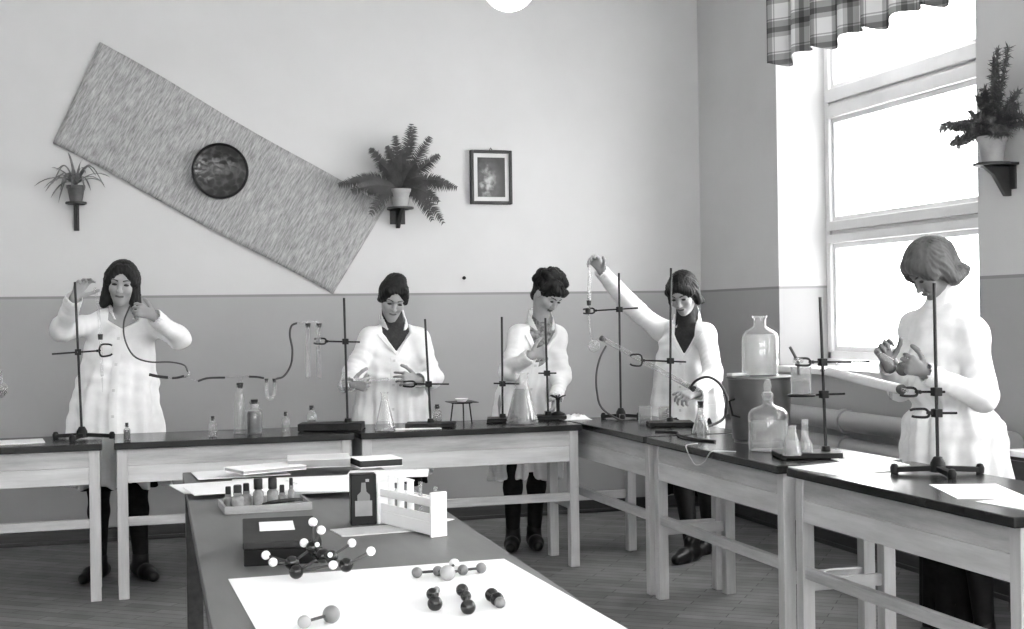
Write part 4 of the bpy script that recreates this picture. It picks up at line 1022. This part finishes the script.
# upright cylinder pair in front of sweater woman
ware('glass_flask', 'tall clear flask on the bench in front of the sweater woman', 'flask', (1.346, 6.743, 0.760), conical(.055, .20, .018), 'glass', .05)
ware('conical_flask', 'big conical flask of greyish liquid in front of the curly haired woman', 'flask', (2.118, 6.845, ZT), conical(.088, .275, .034), 'glass', .19, None, None, 'grey_liquid')
t = thing('tripod', 'small iron tripod with gauze between two retort stands', 'tripod', (1.82, 6.987, ZT))
MB().lathe([(.05, .112), (.058, .112), (.058, .118), (.05, .118), (.05, .112)], n=24).build('ring', 'iron', t)
for a in (0.4, 2.5, 4.6): MB().tube([(.052 * math.cos(a), .052 * math.sin(a), .114), (.068 * math.cos(a), .068 * math.sin(a), 0)], .004, 8).build('leg', 'iron', t)
MB().box((-.075, -.075, .118), (.075, .075, .122)).build('gauze', 'iron', t)
tag(MB().lathe([(0, 0), (.022, 0), (.036, .016), (.034, .017), (.021, .003), (0, .003)], (1.82, 6.987, ZT + .122), n=24).build('porcelain_dish', 'ball_white'), 'small white dish on the gauze of the tripod', 'dish')
# papers on the back bench
def sheet(name, label, loc, rz, w, d, mat='paper', h=.002, group=None, curl=0.0):
    n = 10; V = []; F = []
    for k in (0, 1):
        for i in range(n + 1):
            for j in range(n + 1):
                x, y = (i / n - .5) * w, (j / n - .5) * d
                V.append((x, y, h * k + curl * ((i / n) ** 3) * (0.4 + .6 * j / n)))
    q = (n + 1) ** 2
    for i in range(n):
        for j in range(n):
            a = [i * (n + 1) + j, (i + 1) * (n + 1) + j, (i + 1) * (n + 1) + j + 1, i * (n + 1) + j + 1]
            F.append(tuple(a[::-1])); F.append(tuple(x + q for x in a))
    rim = [i * (n + 1) for i in range(n + 1)] + [n * (n + 1) + j for j in range(1, n + 1)] + [i * (n + 1) + n for i in range(n - 1, -1, -1)] + [j for j in range(n - 1, 0, -1)]
    F += [(a, b, b + q, a + q) for a, b in zip(rim, rim[1:] + rim[:1])]
    o = make_obj(name, V, F, mat, None, loc, 30); o.rotation_euler = (0, 0, rz); return tag(o, label, 'paper', group)
PS = 'papers on the benches'
sheet('paper_sheet', 'white paper at the far left end of the back bench by the stand', (-.50, 6.93, ZT), .1, .36, .22, group=PS, h=.004)
sheet('paper_sheet', 'white paper under the straight clamp stand by the sweater woman', (1.53, 6.80, ZT), -.05, .24, .10, group=PS, h=.003)
sheet('paper_sheet', 'white open sheet at the bench edge beside the gauze ring stand', (2.60, 4.36, ZT), .1, .30, .30, group=PS, curl=.012)
sheet('paper_sheet', 'white sheet behind the gauze ring stand under the window', (2.80, 4.52, ZT), -.15, .20, .28, group=PS)
sheet('paper_sheet', 'white sheet in front of the tripod stand with two clamps', (2.66, 3.66, ZT), -.35, .22, .34, group=PS)
sheet('paper_sheet', 'white sheet at the nearest corner of the right bench row', (2.66, 3.38, ZT + .0005), .12, .28, .20, group=PS)
# burner and cloth at the corner
bl = np.array((2.385, 7.03, .784))
t = thing('gas_burner', 'small dark burner with winged top at the curly haired woman\'s elbow', 'burner', tuple(bl))
MB().lathe([(0, 0), (.04, 0), (.038, .012), (.010, .024), (.010, .085), (.013, .087), (.013, .10), (0, .10)], n=20).build('burner_body', 'iron', t)
m = MB()
for a in np.linspace(0, 2 * PI, 7)[:-1]: m.bar((.012 * math.cos(a), .012 * math.sin(a), .098), (.045 * math.cos(a), .045 * math.sin(a), .112), .008, .006)
m.build('pot_support', 'iron', t)
r_ = random.Random(2)
V = []; F = []
for i in range(13):
    for j in range(13):
        x, y = (i / 12 - .5) * .16, (j / 12 - .5) * .12; e = max(0, 1 - (2 * abs(i / 12 - .5)) ** 3) * max(0, 1 - (2 * abs(j / 12 - .5)) ** 3)
        V.append((x, y, .002 + e * (.022 + .012 * math.sin(i * 1.4) * math.cos(j * 1.1))))
F = [(i * 13 + j, (i + 1) * 13 + j, (i + 1) * 13 + j + 1, i * 13 + j + 1) for i in range(12) for j in range(12)]
o = make_obj('wiping_cloth', V, F, 'white_cloth', None, (2.475, 7.0, ZT), 180); o.modifiers.new('cloth', 'SOLIDIFY').thickness = .002; tag(o, 'crumpled white cloth on the bench at the corner', 'cloth')

stand('retort stand holding a round flask at the very left edge of the photo', (-0.635, 6.983, 0.760), (-0.655, 6.980, 1.313), 'plate', [((-0.534, 6.950, 1.003), (-0.728, 6.990, 1.017), 'grip')], .055)
ware('round_flask', 'round flask held by a clamp at the very left edge of the photo', 'flask', (-0.520, 6.950, 0.978), round_flask(.040, .013, .05), 'glass_milky', .04)
# apparatus assembled from tubes, in room coordinates, hung under an Empty at its lowest support
class Rig:
    def __init__(s, name, label, cat, at, group=None): s.b = np.array(at, float); s.t = thing(name, label, cat, at, 0, group)
    def tube(s, part, pts, r, mat, r2=None, sp=True, parent=None, n=12):
        return MB().tube(spline(pts, 8) if sp and len(pts) > 2 else pts, r, n, r2).build(part, mat, parent or s.t, 60, loc=None if parent else tuple(-s.b))
    def lathe(s, part, prof, c, mat, axis=(0, 0, 1), n=24):
        return MB().lathe(prof, c, axis, n).build(part, mat, s.t, 50, loc=tuple(-s.b))
    def ball(s, part, c, r, mat, n=20):
        return MB().ball(c, r, n).build(part, mat, s.t, 180, loc=tuple(-s.b))
G_ = Rig('gas_train', 'chain of thin glass tubes and rubber joints with a U-tube above the back bench', 'glass apparatus', (0.629, 6.930, 0.758))
G_.tube('rubber_hose', [(0.098, 7.030, 1.421), (0.067, 6.980, 1.341), (0.071, 6.960, 1.250), (0.113, 6.940, 1.169), (0.189, 6.930, 1.138), (0.287, 6.930, 1.135), (0.355, 6.930, 1.118), (0.375, 6.930, 1.082)], .0042, 'rubber')
G_.tube('glass_joint', [(0.375, 6.930, 1.087), (0.379, 6.930, 1.067), (0.350, 6.930, 1.058)], .006, 'glass_milky')
G_.tube('rubber_joint', [(0.184, 6.930, 1.075), (0.227, 6.930, 1.064), (0.276, 6.930, 1.057)], .0075, 'rubber_black')
G_.tube('rubber_joint', [(0.296, 6.930, 1.054), (0.325, 6.930, 1.056), (0.355, 6.930, 1.063)], .0062, 'rubber_black')
G_.tube('rubber_joint', [(0.423, 6.930, 1.035), (0.473, 6.930, 1.049), (0.558, 6.930, 1.049)], .0055, 'rubber_black')
G_.tube('rubber_joint', [(0.679, 6.930, 1.051), (0.720, 6.930, 1.048), (0.755, 6.930, 1.041)], .0055, 'rubber_black')
G_.tube('glass_tube', [(0.266, 6.930, 1.057), (0.305, 6.930, 1.054)], .0042, 'glass')
G_.tube('glass_tube', [(0.350, 6.930, 1.060), (0.428, 6.930, 1.035)], .0042, 'glass')
G_.tube('glass_tube', [(0.553, 6.930, 1.050), (0.613, 6.930, 1.050), (0.628, 6.930, 1.030), (0.625, 6.930, 0.804)], .0042, 'glass')
G_.tube('glass_tube', [(0.640, 6.930, 0.957), (0.641, 6.930, 1.039), (0.654, 6.930, 1.052), (0.689, 6.930, 1.051)], .0042, 'glass')
G_.lathe('washing_bottle', [(0, 0), (.030, 0), (.031, .006), (.031, .16), (.026, .19), (.016, .215), (.016, .25), (.019, .256), (.0165, .256), (.0135, .25), (.0135, .215), (.024, .188), (.028, .16), (.028, .006), (0, .004)], (0.629, 6.930, 0.758), 'glass')
G_.lathe('stopper', [(0, -.012), (.0125, -.012), (.018, .014), (0, .014)], (0.633, 6.930, 1.006), 'rubber_black')
U = [(0.768, 6.930, 1.031), (0.767, 6.930, 0.969), (0.774, 6.930, 0.943), (0.787, 6.930, 0.935), (0.800, 6.930, 0.942), (0.808, 6.930, 0.968), (0.809, 6.930, 1.030)]
G_.tube('u_tube', U, .0095, 'glass_milky')
for p in ((0.768, 6.930, 1.028), (0.808, 6.930, 1.027)): G_.lathe('stopper', [(0, -.010), (.008, -.010), (.0105, .010), (0, .010)], p, 'rubber_black', n=14)
G_.tube('rubber_hose', [(0.816, 6.930, 1.035), (0.858, 6.930, 1.049), (0.894, 6.930, 1.105), (0.903, 6.930, 1.182), (0.891, 6.930, 1.260), (0.900, 6.930, 1.307), (0.928, 6.930, 1.322)], .0055, 'rubber')
G_.tube('glass_tube', [(0.923, 6.930, 1.322), (0.970, 6.930, 1.327), (0.980, 6.930, 1.311), (0.977, 6.930, 1.077)], .004, 'glass')
G_.tube('glass_tube', [(0.990, 6.930, 1.259), (0.993, 6.930, 1.326), (1.032, 6.930, 1.326), (1.040, 6.930, 1.305), (1.037, 6.930, 1.086)], .004, 'glass')
for p, p2 in (((0.981, 6.930, 1.030), (0.985, 6.930, 1.308)), ((1.038, 6.930, 1.028), (1.043, 6.930, 1.307))):
    G_.lathe('hanging_tube', [(0, 0), (.008, .002), (.0125, .010), (.0125, .275), (.015, .28), (.0115, .28), (.0105, .275), (.0105, .012), (0, .004)], p, 'glass_milky', n=18)
    G_.lathe('stopper', [(0, -.010), (.011, -.010), (.015, .012), (0, .012)], p2, 'rubber_black', n=14)
# glass tube held at the first woman's stand
R1 = Rig('glass_burette', 'thin glass tube in the fork of the far left stand, steadied by the raised hand', 'glass tube', (-0.042, 6.950, 1.073))
R1.tube('tube', [(-0.070, 6.990, 1.513), (-0.061, 6.970, 1.453), (-0.049, 6.950, 1.302), (-0.042, 6.950, 1.073)], .0075, 'glass')
R1.lathe('stopper', [(0, -.014), (.011, -.014), (.013, .014), (0, .014)], (-0.047, 6.945, 1.268), 'rubber_black', n=14)
R1.tube('drop_tip', [(-0.042, 6.950, 1.078), (-0.041, 6.950, 0.993)], .004, 'glass', .0018)
# tubes in the hands of the second woman
R2 = Rig('glass_tube', 'horizontal glass tube held in the hands of the sweater woman', 'glass tube', (1.315, 7.030, 1.011))
R2.tube('tube', [(1.229, 7.030, 1.011), (1.424, 7.030, 1.011)], .0085, 'glass_milky', sp=False); R2.tube('dropper_end', [(1.424, 7.030, 1.011), (1.501, 7.030, 1.011)], .005, 'glass_milky', .003, sp=False)
tt = ware('round_flask', 'small round glass flask in the right hand of the sweater woman', 'flask', (1.184, 7.020, 0.946), round_flask(.036, .012, .035), 'glass', .03)
# sloping distillation tube
R3 = Rig('distillation_tube', 'long sloping glass tube with a bulb running between the two corner stands', 'glass apparatus', (2.570, 6.940, 1.135))
A = np.array((2.610, 6.900, 1.207)); B_ = np.array((2.882, 6.330, 0.956)); dB = unit(B_ - A)
R3.tube('sloping_tube', [A, B_], .0135, 'glass_milky', sp=False); R3.tube('inner_tube', [A - dB * .03, B_ + dB * .05], .005, 'glass', sp=False)
for p in (A, B_): R3.lathe('stopper', [(0, -.014), (.012, -.014), (.0165, .014), (0, .014)], p, 'rubber_black', -dB if p is A else dB, 14)
bc = np.array((2.574, 6.950, 1.168))
R3.ball('bulb', bc, .034, 'glass_milky', 24)
R3.tube('neck', [bc, np.array((2.591, 6.930, 1.202)), A], .010, 'glass')
R3.tube('dropping_tube', [np.array((2.552, 6.950, 1.602)), np.array((2.550, 6.955, 1.369)), np.array((2.554, 6.955, 1.258)), bc], .0052, 'glass_milky')
R3.tube('funnel_tube', [(2.557, 6.950, 1.580), (2.550, 6.952, 1.424)], .0115, 'glass_milky', sp=False)
R3.lathe('stopper', [(0, -.014), (.012, -.014), (.014, .014), (0, .014)], (2.549, 6.950, 1.408), 'rubber_black', n=14)
R3.lathe('stopper', [(0, -.013), (.014, -.013), (.016, .013), (0, .013)], (2.544, 6.955, 1.363), 'rubber_black', n=14)
R4 = Rig('rubber_hose', 'dark hose curving down to the bench left of the stand nearest the corner', 'hose', (2.623, 6.860, 0.783), 'curved rubber hoses')
R4.tube('hose', [(2.627, 6.900, 1.168), (2.583, 6.880, 1.103), (2.557, 6.870, 1.016), (2.555, 6.860, 0.918), (2.579, 6.850, 0.829), (2.665, 6.80, .766), (2.75, 6.80, .766)], .0058, 'rubber')
R5 = Rig('rubber_hose', 'grey hose arching over the sleeve of the short haired woman', 'hose', (2.74, 6.10, .76), 'curved rubber hoses')
R5.tube('hose', [(2.872, 6.320, 0.967), (2.888, 6.280, 0.999), (2.922, 6.220, 1.016), (2.954, 6.160, 0.987), (2.973, 6.120, 0.928), (2.968, 6.100, 0.879), (2.939, 6.100, 0.804), (2.77, 6.03, .767), (2.72, 5.98, .767)], .0065, 'rubber')
R6 = Rig('rubber_hose', 'dark hose lying slack on the bench before the metal drum', 'hose', (2.60, 5.75, .76), 'curved rubber hoses')
R6.tube('hose', [(2.56, 6.06, .766), (2.63, 5.96, .766), (2.57, 5.80, .768), (2.56, 5.60, .766), (2.60, 5.47, .766)], .0062, 'rubber_black')
R7 = Rig('string', 'pale string hanging in a loop over the bench edge below the drum', 'string', (2.43, 5.30, .76))
R7.tube('strand', [(2.50, 5.44, .763), (2.44, 5.40, .764), (2.412, 5.37, .758), (2.410, 5.32, .715), (2.409, 5.26, .690), (2.410, 5.18, .712), (2.412, 5.12, .758), (2.44, 5.10, .764), (2.50, 5.06, .763)], .0022, 'card', n=6)
for p, r, h, l in (((2.704, 6.540, 0.760), .035, .095, 'beaker on the bench left of the stand by the short haired woman'), ((2.897, 6.736, 0.760), .030, .075, 'small beaker directly behind the stand by the short haired woman')):
    ware('beaker', l, 'beaker', p, beaker(r, h), 'glass_milky', .03, None, 'beakers on the right bench row')
ware('receiving_flask', 'conical flask with black stopper in front of the short haired woman\'s hand', 'flask', (2.745, 5.932, 0.760), conical(.045, .135, .015), 'glass_milky', .05, stopper(.014, .135))
ware('beaker', 'beaker with liquid standing on the gauze ring', 'beaker', (2.652, 4.777, 1.0155), beaker(.040, .108), 'glass_milky', .05, None, 'beakers on the right bench row')
ware('conical_flask', 'small conical flask on the dark stand plate beneath the gauze ring', 'flask', (2.544, 4.662, 0.785), conical(.038, .115, .017), 'glass_milky', .03, None)
ware('narrow_bottle', 'narrow pale bottle on the dark stand plate beside a small conical flask', 'bottle', (2.644, 4.739, 0.785), [(.030, 0), (.031, .01), (.029, .03), (.016, .06), (.014, .125), (.016, .13)], 'glass_milky', .03)
R8 = Rig('condenser', 'thick whitish glass condenser sloping between the two stands under the window', 'condenser', (2.70, 4.133, 1.066))
Ca, Cb = np.array((2.734, 4.700, 1.103)), np.array((2.690, 4.136, 1.064)); dc = unit(Cb - Ca)
R8.tube('jacket', [Ca, Cb], .0185, 'glass_white', sp=False, n=20); R8.tube('inner_tube', [Ca - dc * .07, Cb + dc * .05], .006, 'glass_milky', sp=False)
for f_, s_ in ((.12, 1), (.88, -1)): 
    p = Ca + (Cb - Ca) * f_; R8.tube('side_arm', [p, p + np.array([0, 0, .045 * s_])], .006, 'glass_milky', sp=False)
R8.lathe('stopper', [(0, -.012), (.0155, -.012), (.019, .012), (0, .012)], Cb, 'rubber_black', dc, 16)
R9 = Rig('glass_tap_tube', 'short glass tube with a tap gripped in the clamp over the beaker', 'glass tube', (2.640, 4.777, 1.10))
R9.tube('tube', [(2.606, 4.780, 1.204), (2.628, 4.780, 1.167), (2.640, 4.777, 1.140), (2.640, 4.777, 1.09)], .006, 'rubber')
R9.lathe('tap', [(0, -.022), (.009, -.022), (.012, .0), (.009, .022), (0, .022)], (2.640, 4.777, 1.147), 'glass_milky', (1, .3, 0), 14)
# object in the hands of the woman at the window
R10 = Rig('hand_flask', 'small dark flask in the hands of the woman at the window', 'flask', (2.990, 4.710, 1.096))
R10.tube('flask_neck', [(2.985, 4.588, 1.124), (2.985, 4.729, 1.168)], .011, 'glass', sp=False)
R10.ball('flask_bulb', (2.980, 4.560, 1.114), .028, 'dark_liquid', 20)

# ------------------------------------------------------------------ the long table's things
TT = .75
o = sheet('poster_sheet', 'large white sheet with ball models lying on the near end of the grey table', (.592, 2.69, TT), .018, .665, .87, 'paper', .0015)
PP = 'papers heaped on the far end of the grey table'
for l, (u, v), rz, w, d, lift, c in (('white papers at the near left of the heap, touching the left table edge', (233, 489), .12, .34, .22, .0125, .0), ('white papers leaning out from the heap just behind the bottle carton', (335, 492), -.3, .30, .20, .0157, .0), ('white paper overhanging the left edge of the grey table', (222, 484), .15, .36, .26, .0, 0), ('white paper in the middle of the heap behind the small dark capped bottles', (285, 481), -.1, .40, .30, .003, 0),
        ('white paper at the back left of the heap on the grey table', (236, 473), .05, .34, .24, .0055, 0), ('white paper behind the black bottle carton', (345, 479), .2, .38, .30, .0055, .006), ('white paper at the right end of the heap, behind the tube rack', (385, 474), -.25, .30, .22, .008, .0)):
    p = {233: (0.414, 4.737, 0.750), 335: (0.725, 4.576, 0.750), 222: (0.394, 4.954, 0.750), 285: (0.607, 4.925, 0.750), 236: (0.467, 5.254, 0.750), 345: (0.819, 4.865, 0.750), 385: (0.986, 4.991, 0.750)}[u]
    sheet('paper_sheet', l, (p[0], p[1] - .10, TT + lift * 1.4), rz, w, d, 'paper', .0035, PP, c)
def book(name, label, loc, rz, w, d, h, cover, pages='paper', group='notebooks on the grey table'):
    t = thing(name, label, 'notebook', loc, rz, group)
    MB().box((-w / 2 + .003, -d / 2 + .003, .003), (w / 2 - .003, d / 2 - .003, h - .003)).build('pages', pages, t, None)
    MB().box((-w / 2, -d / 2, 0), (w / 2, d / 2, .003)).box((-w / 2, -d / 2, h - .003), (w / 2, d / 2, h)).box((-w / 2, d / 2 - .003, .003), (w / 2, d / 2, h - .003)).build('cover', cover, t, None, .001)
    return t
p = (0.578, 4.555, 0.750); sheet('paper_sheet', 'white paper nearest the tray of little bottles, under the rest of the heap', (p[0], p[1], TT + .0150), -.12, .42, .26, 'paper', .002, PP, .004)
p = (0.553, 5.057, 0.760); book('notebook', 'thin white notebook with grey edge lying on the heaped papers', (p[0], p[1] + .02, TT + .0258), .35, .26, .17, .016, 'paper', 'grey_card')
p = (0.770, 5.198, 0.765); book('notebook', 'pale notebook at the far edge of the grey table, left of a dark edged one', (p[0], p[1] - .02, TT + .0258), -.12, .24, .20, .032, 'card', 'grey_card')
p = (0.976, 5.074, 0.780); book('notebook', 'dark edged notebook at the far edge of the grey table', (p[0], p[1] + .0, TT + .0258), .08, .17, .16, .030, 'paper', 'dark_box_lid')
# tray of little bottles
p = (0.459, 4.160, 0.750); tr = thing('wooden_tray', 'shallow pale tray holding little dark capped bottles on the grey table', 'tray', (p[0], p[1] + .09, TT), .02)
m = MB(); tw, td = .135, .10
m.box((-tw, -td, 0), (tw, td, .006)).box((-tw, -td, .006), (tw, -td + .008, .024)).box((-tw, td - .008, .006), (tw, td, .024)).box((-tw, -td + .008, .006), (-tw + .008, td - .008, .024)).box((tw - .008, -td + .008, .006), (tw, td - .008, .024)); m.build('tray_body', 'grey_card', tr, None, .002)
tx, ty = p[0], p[1] + .09
for dx, dy, r, h, cap, l in ((-.085, -.02, .020, .050, .013, 'squat little bottle with dark cap at the left of the tray'), (-.018, .01, .017, .064, .014, 'little bottle with tall dark cap in the middle of the tray'), (.028, .02, .018, .062, .014, 'little bottle with tall dark cap right of the middle of the tray'),
                             (-.052, .045, .016, .046, .010, 'small bottle at the back of the tray behind the capped ones'), (.088, .03, .010, .058, .006, 'thin dark vial at the right of the tray'), (.062, .055, .014, .034, .008, 'low little bottle at the back right corner of the tray'), (-.108, .05, .014, .038, .009, 'low little bottle at the back left corner of the tray')):
    t = thing('dropper_bottle', l, 'bottle', (tx + dx, ty + dy, TT + .006), 0, 'little bottles in the tray')
    MB().lathe([(0, 0)] + bottle(r, h, r * .55, h * .18) + [(0, h)], n=20).build('vessel', 'amber', t, 40)
    MB().lathe([(0, h - .010), (cap, h - .010), (cap, h + .020), (cap * .85, h + .024), (0, h + .024)], n=18).build('bottle_cap', 'black_plastic', t, 40)
t = thing('metal_tongs', 'dark tongs lying across the tray of little bottles', 'tongs', (tx + .05, ty - .035, TT + .020), .5)
for s_ in (-1, 1): MB().tube(spline([(-.07, 0, .002), (-.03, s_ * .010, .004), (.03, s_ * .012, .004), (.075, s_ * .004, .002)], 5), .004, 8).build('arm', 'iron', t)
# dark box
f0, f1, bk = (0.301, 3.263, 0.750), (0.485, 3.246, 0.750), (0.321, 3.661, 0.805)
t = thing('flat_case', 'flat black case with a white label beside the ball and stick model', 'case', (f0[0], f0[1], TT), math.atan2(f1[1] - f0[1], f1[0] - f0[0]))
cw = math.hypot(f1[0] - f0[0], f1[1] - f0[1]); cd = bk[1] - f0[1]
MB().box((0, 0, 0), (cw, cd, .040)).build('case_body', 'dark_box', t, None, .003)
MB().box((-.002, -.002, .041), (cw + .002, cd + .002, .058)).build('case_lid', 'dark_box_lid', t, None, .003)
MB().box((cw * .22, cd * .42, .058), (cw * .70, cd * .80, .0588)).build('label', 'paper', t, None)
# bottle carton
p = (0.692, 3.792, 0.750); t = thing('bottle_carton', 'upright black carton showing a bottle, beside the test tube rack', 'carton', (p[0], p[1], TT), -.08)
MB().box((-.037, 0, .0), (.037, .05, .146)).build('carton', 'black_plastic', t, None, .003)
MB().prism([(-.018, -.0005, .052), (.018, -.0005, .052), (.018, -.0005, .086), (.008, -.0005, .096), (.006, -.0005, .122), (-.006, -.0005, .122), (-.008, -.0005, .096), (-.018, -.0005, .086)], (0, 1, 0), .001).build('bottle_picture', 'ball_grey', t, None)
MB().box((-.025, -.0015, .026), (.024, .0, .070)).build('carton_label', 'label_grey', t, None)
MB().box((.006, -.0012, .124), (.016, .0, .132)).build('carton_seal', 'label_grey', t, None)
p = (0.706, 3.655, 0.750); sheet('card_sheet', 'pale card lying in front of the bottle carton', (p[0] + .02, p[1] + .03, TT), .10, .27, .13, 'card', .003)
p = (0.931, 3.775, 0.750); sheet('paper_slip', 'small white paper slip right of the test tube rack', (p[0] - .02, p[1] + .01, TT), .7, .09, .05, 'paper', .0015)
# test tube rack
ra, rb = np.array((0.740, 3.785, 0.754)), np.array((0.826, 3.509, 0.754)); rl = float(np.linalg.norm(rb - ra)); rz = math.atan2(rb[1] - ra[1], rb[0] - ra[0])
t = thing('test_tube_rack', 'pale wooden test tube rack on the grey table', 'rack', (ra[0], ra[1], TT + .004), rz)
dp = .036
MB().box((0, 0, .036), (rl, .008, .058)).box((0, 0, .0), (rl, .012, .036)).build('front_rail', 'ball_white', t, None, .002)
hz = .100
m = MB(); m.box((0, -.002, hz - .022), (rl, .006, hz)).box((0, dp - .006, hz - .022), (rl, dp, hz)).box((0, .006, hz - .012), (rl, .014, hz - .004)).box((0, dp - .014, hz - .012), (rl, dp - .006, hz - .004)); 
xs = np.linspace(.030, rl - .035, 5)
for a_, b_ in zip([0.0] + [x + .012 for x in xs], [x - .012 for x in xs] + [rl]): m.box((a_, .014, hz - .012), (b_, dp - .014, hz - .004))
m.build('top_rail', 'ball_white', t, None, .0015)
MB().box((0, .012, 0), (rl, dp, .010)).build('rack_base', 'ball_white', t, None, .002)
for x in (-.010, rl): MB().box((x, -.008, -.003), (x + .010, dp + .006, .118)).build('end_board', 'ball_white', t, None, .002)
c_, s_ = math.cos(rz), math.sin(rz)
for i, (x, r, top, mat) in enumerate(zip(xs, (.0100, .0100, .0100, .0055, .0055), (.140, .138, .136, .136, .128), ('ball_white', 'ball_white', 'ball_white', 'glass_milky', 'glass_milky'))):
    w = (ra[0] + c_ * x - s_ * dp / 2, ra[1] + s_ * x + c_ * dp / 2, TT + .014)
    tt = ware('test_tube', ['white test tube in the rack, nearest the bottle carton', 'white test tube in the rack, second from the bottle carton', 'white test tube in the rack, third from the bottle carton', 'thin clear tube in the rack beside the white ones', 'thin clear tube at the outer end of the rack'][i], 'test tube', w, test_tube(r, top - .01), mat, None, None, 'test tubes in the rack', 'water', 18, .0015)
    if i == 4: tt.rotation_euler = (0, .12, 0)
# ball models
def model(label, balls, bonds, group='ball models on the table'):
    b = np.array(balls[0][0], float) * 1.0; low = min(p[2] - r for p, r, m_ in balls); rg = Rig('molecule_model', label, 'model', (b[0], b[1], low), group)
    for i, j in bonds: rg.tube('peg', [balls[i][0], balls[j][0]], .0032, 'peg', sp=False, n=8)
    for p, r, m_ in balls: rg.ball('atom', p, r, m_)
    return rg
W_, K_, Gm, Pl = 'ball_white', 'ball_black', 'ball_grey', 'ball_pale'
model('large model of black and white balls on sticks before the black case',
      [((0.398, 3.045, 0.771), .0165, K_), ((0.393, 3.078, 0.786), .0165, K_), ((0.445, 3.104, 0.813), .0165, K_), ((0.461, 3.057, 0.801), .0175, K_), ((0.476, 3.032, 0.802), .0165, K_), ((0.507, 3.012, 0.785), .0165, K_), ((0.456, 3.101, 0.801), .0165, K_),
       ((0.338, 3.115, 0.801), .0105, W_), ((0.350, 3.080, 0.790), .0105, W_), ((0.449, 3.124, 0.870), .0108, W_), ((0.464, 3.098, 0.854), .0108, W_), ((0.427, 3.120, 0.823), .0105, W_), ((0.477, 3.011, 0.787), .0105, W_), ((0.527, 3.048, 0.828), .0102, W_), ((0.565, 3.015, 0.812), .0108, W_), ((0.453, 3.091, 0.822), .006, W_), ((0.471, 3.013, 0.810), .006, W_)],
      [(0, 1), (1, 2), (2, 6), (6, 3), (3, 4), (4, 5), (1, 7), (1, 8), (2, 9), (2, 10), (2, 11), (3, 12), (4, 13), (5, 14), (0, 12), (0, 3)])
model('row of grey balls with one pale ball along the far edge of the white sheet',
      [((0.664, 2.978, 0.763), .0125, Gm), ((0.713, 2.978, 0.763), .012, Gm), ((0.722, 2.922, 0.768), .0180, Pl), ((0.754, 2.985, 0.775), .0125, W_), ((0.770, 2.969, 0.763), .0125, Gm), ((0.816, 2.977, 0.763), .0125, Gm)], [(0, 1), (1, 2), (2, 3), (2, 4), (4, 5)])
model('leftmost cluster of two black balls on the white sheet', [((0.624, 2.635, 0.765), .0155, K_), ((0.642, 2.731, 0.764), .0135, K_), ((0.664, 2.787, 0.760), .008, Gm)], [(0, 1), (1, 2)])
model('middle cluster of black balls on the white sheet, one ball set nearest', [((0.679, 2.580, 0.765), .0155, K_), ((0.711, 2.749, 0.764), .0135, K_), ((0.705, 2.696, 0.762), .0115, K_)], [(0, 2), (2, 1)])
model('rightmost tight cluster of black balls on the white sheet', [((0.755, 2.673, 0.765), .0145, K_), ((0.754, 2.631, 0.765), .0145, K_), ((0.753, 2.606, 0.763), .0115, Gm)], [(0, 1), (1, 2)])
model('pair of grey balls at the near left of the white sheet', [((0.407, 2.599, 0.768), .0175, Gm), ((0.349, 2.564, 0.765), .013, Pl)], [(0, 1)])

# ------------------------------------------------------------------ light and camera
sc = bpy.context.scene
w = bpy.data.worlds.new('overcast'); sc.world = w; w.use_nodes = True
bg = w.node_tree.nodes['Background']; bg.inputs[0].default_value = (1, 1, 1, 1); bg.inputs[1].default_value = WORLD
sun = bpy.data.lights.new('sun', 'SUN'); sun.energy = SUN; sun.angle = math.radians(12)
so = bpy.data.objects.new('sun', sun); C.objects.link(so)
so.rotation_euler = Vector(SUNDIR).to_track_quat('-Z', 'Y').to_euler()
cam = bpy.data.cameras.new('camera'); co = bpy.data.objects.new('camera', cam); C.objects.link(co)
cam.sensor_width = 36; cam.lens = 36 * 1330 / 1024; cam.clip_start = .05
yaw = math.atan(402 / 1330); rollv = 0.0145
fwd = Vector((math.sin(yaw), math.cos(yaw), 0)); r0 = Vector((math.cos(yaw), -math.sin(yaw), 0)); u0 = Vector((0, 0, 1))
cr, sr = math.cos(rollv), math.sin(rollv)
r1 = r0 * cr - u0 * sr; u1 = u0 * cr + r0 * sr
mw = Matrix((( r1.x, u1.x, -fwd.x), (r1.y, u1.y, -fwd.y), (r1.z, u1.z, -fwd.z))).to_4x4(); mw.translation = Vector((0, 0, 1.35))
co.matrix_world = mw; sc.camera = co
sc.view_settings.view_transform = 'Standard'; sc.view_settings.look = 'None'; sc.view_settings.gamma = 1; sc.view_settings.use_curve_mapping = False
sc.view_settings.exposure = EXPO
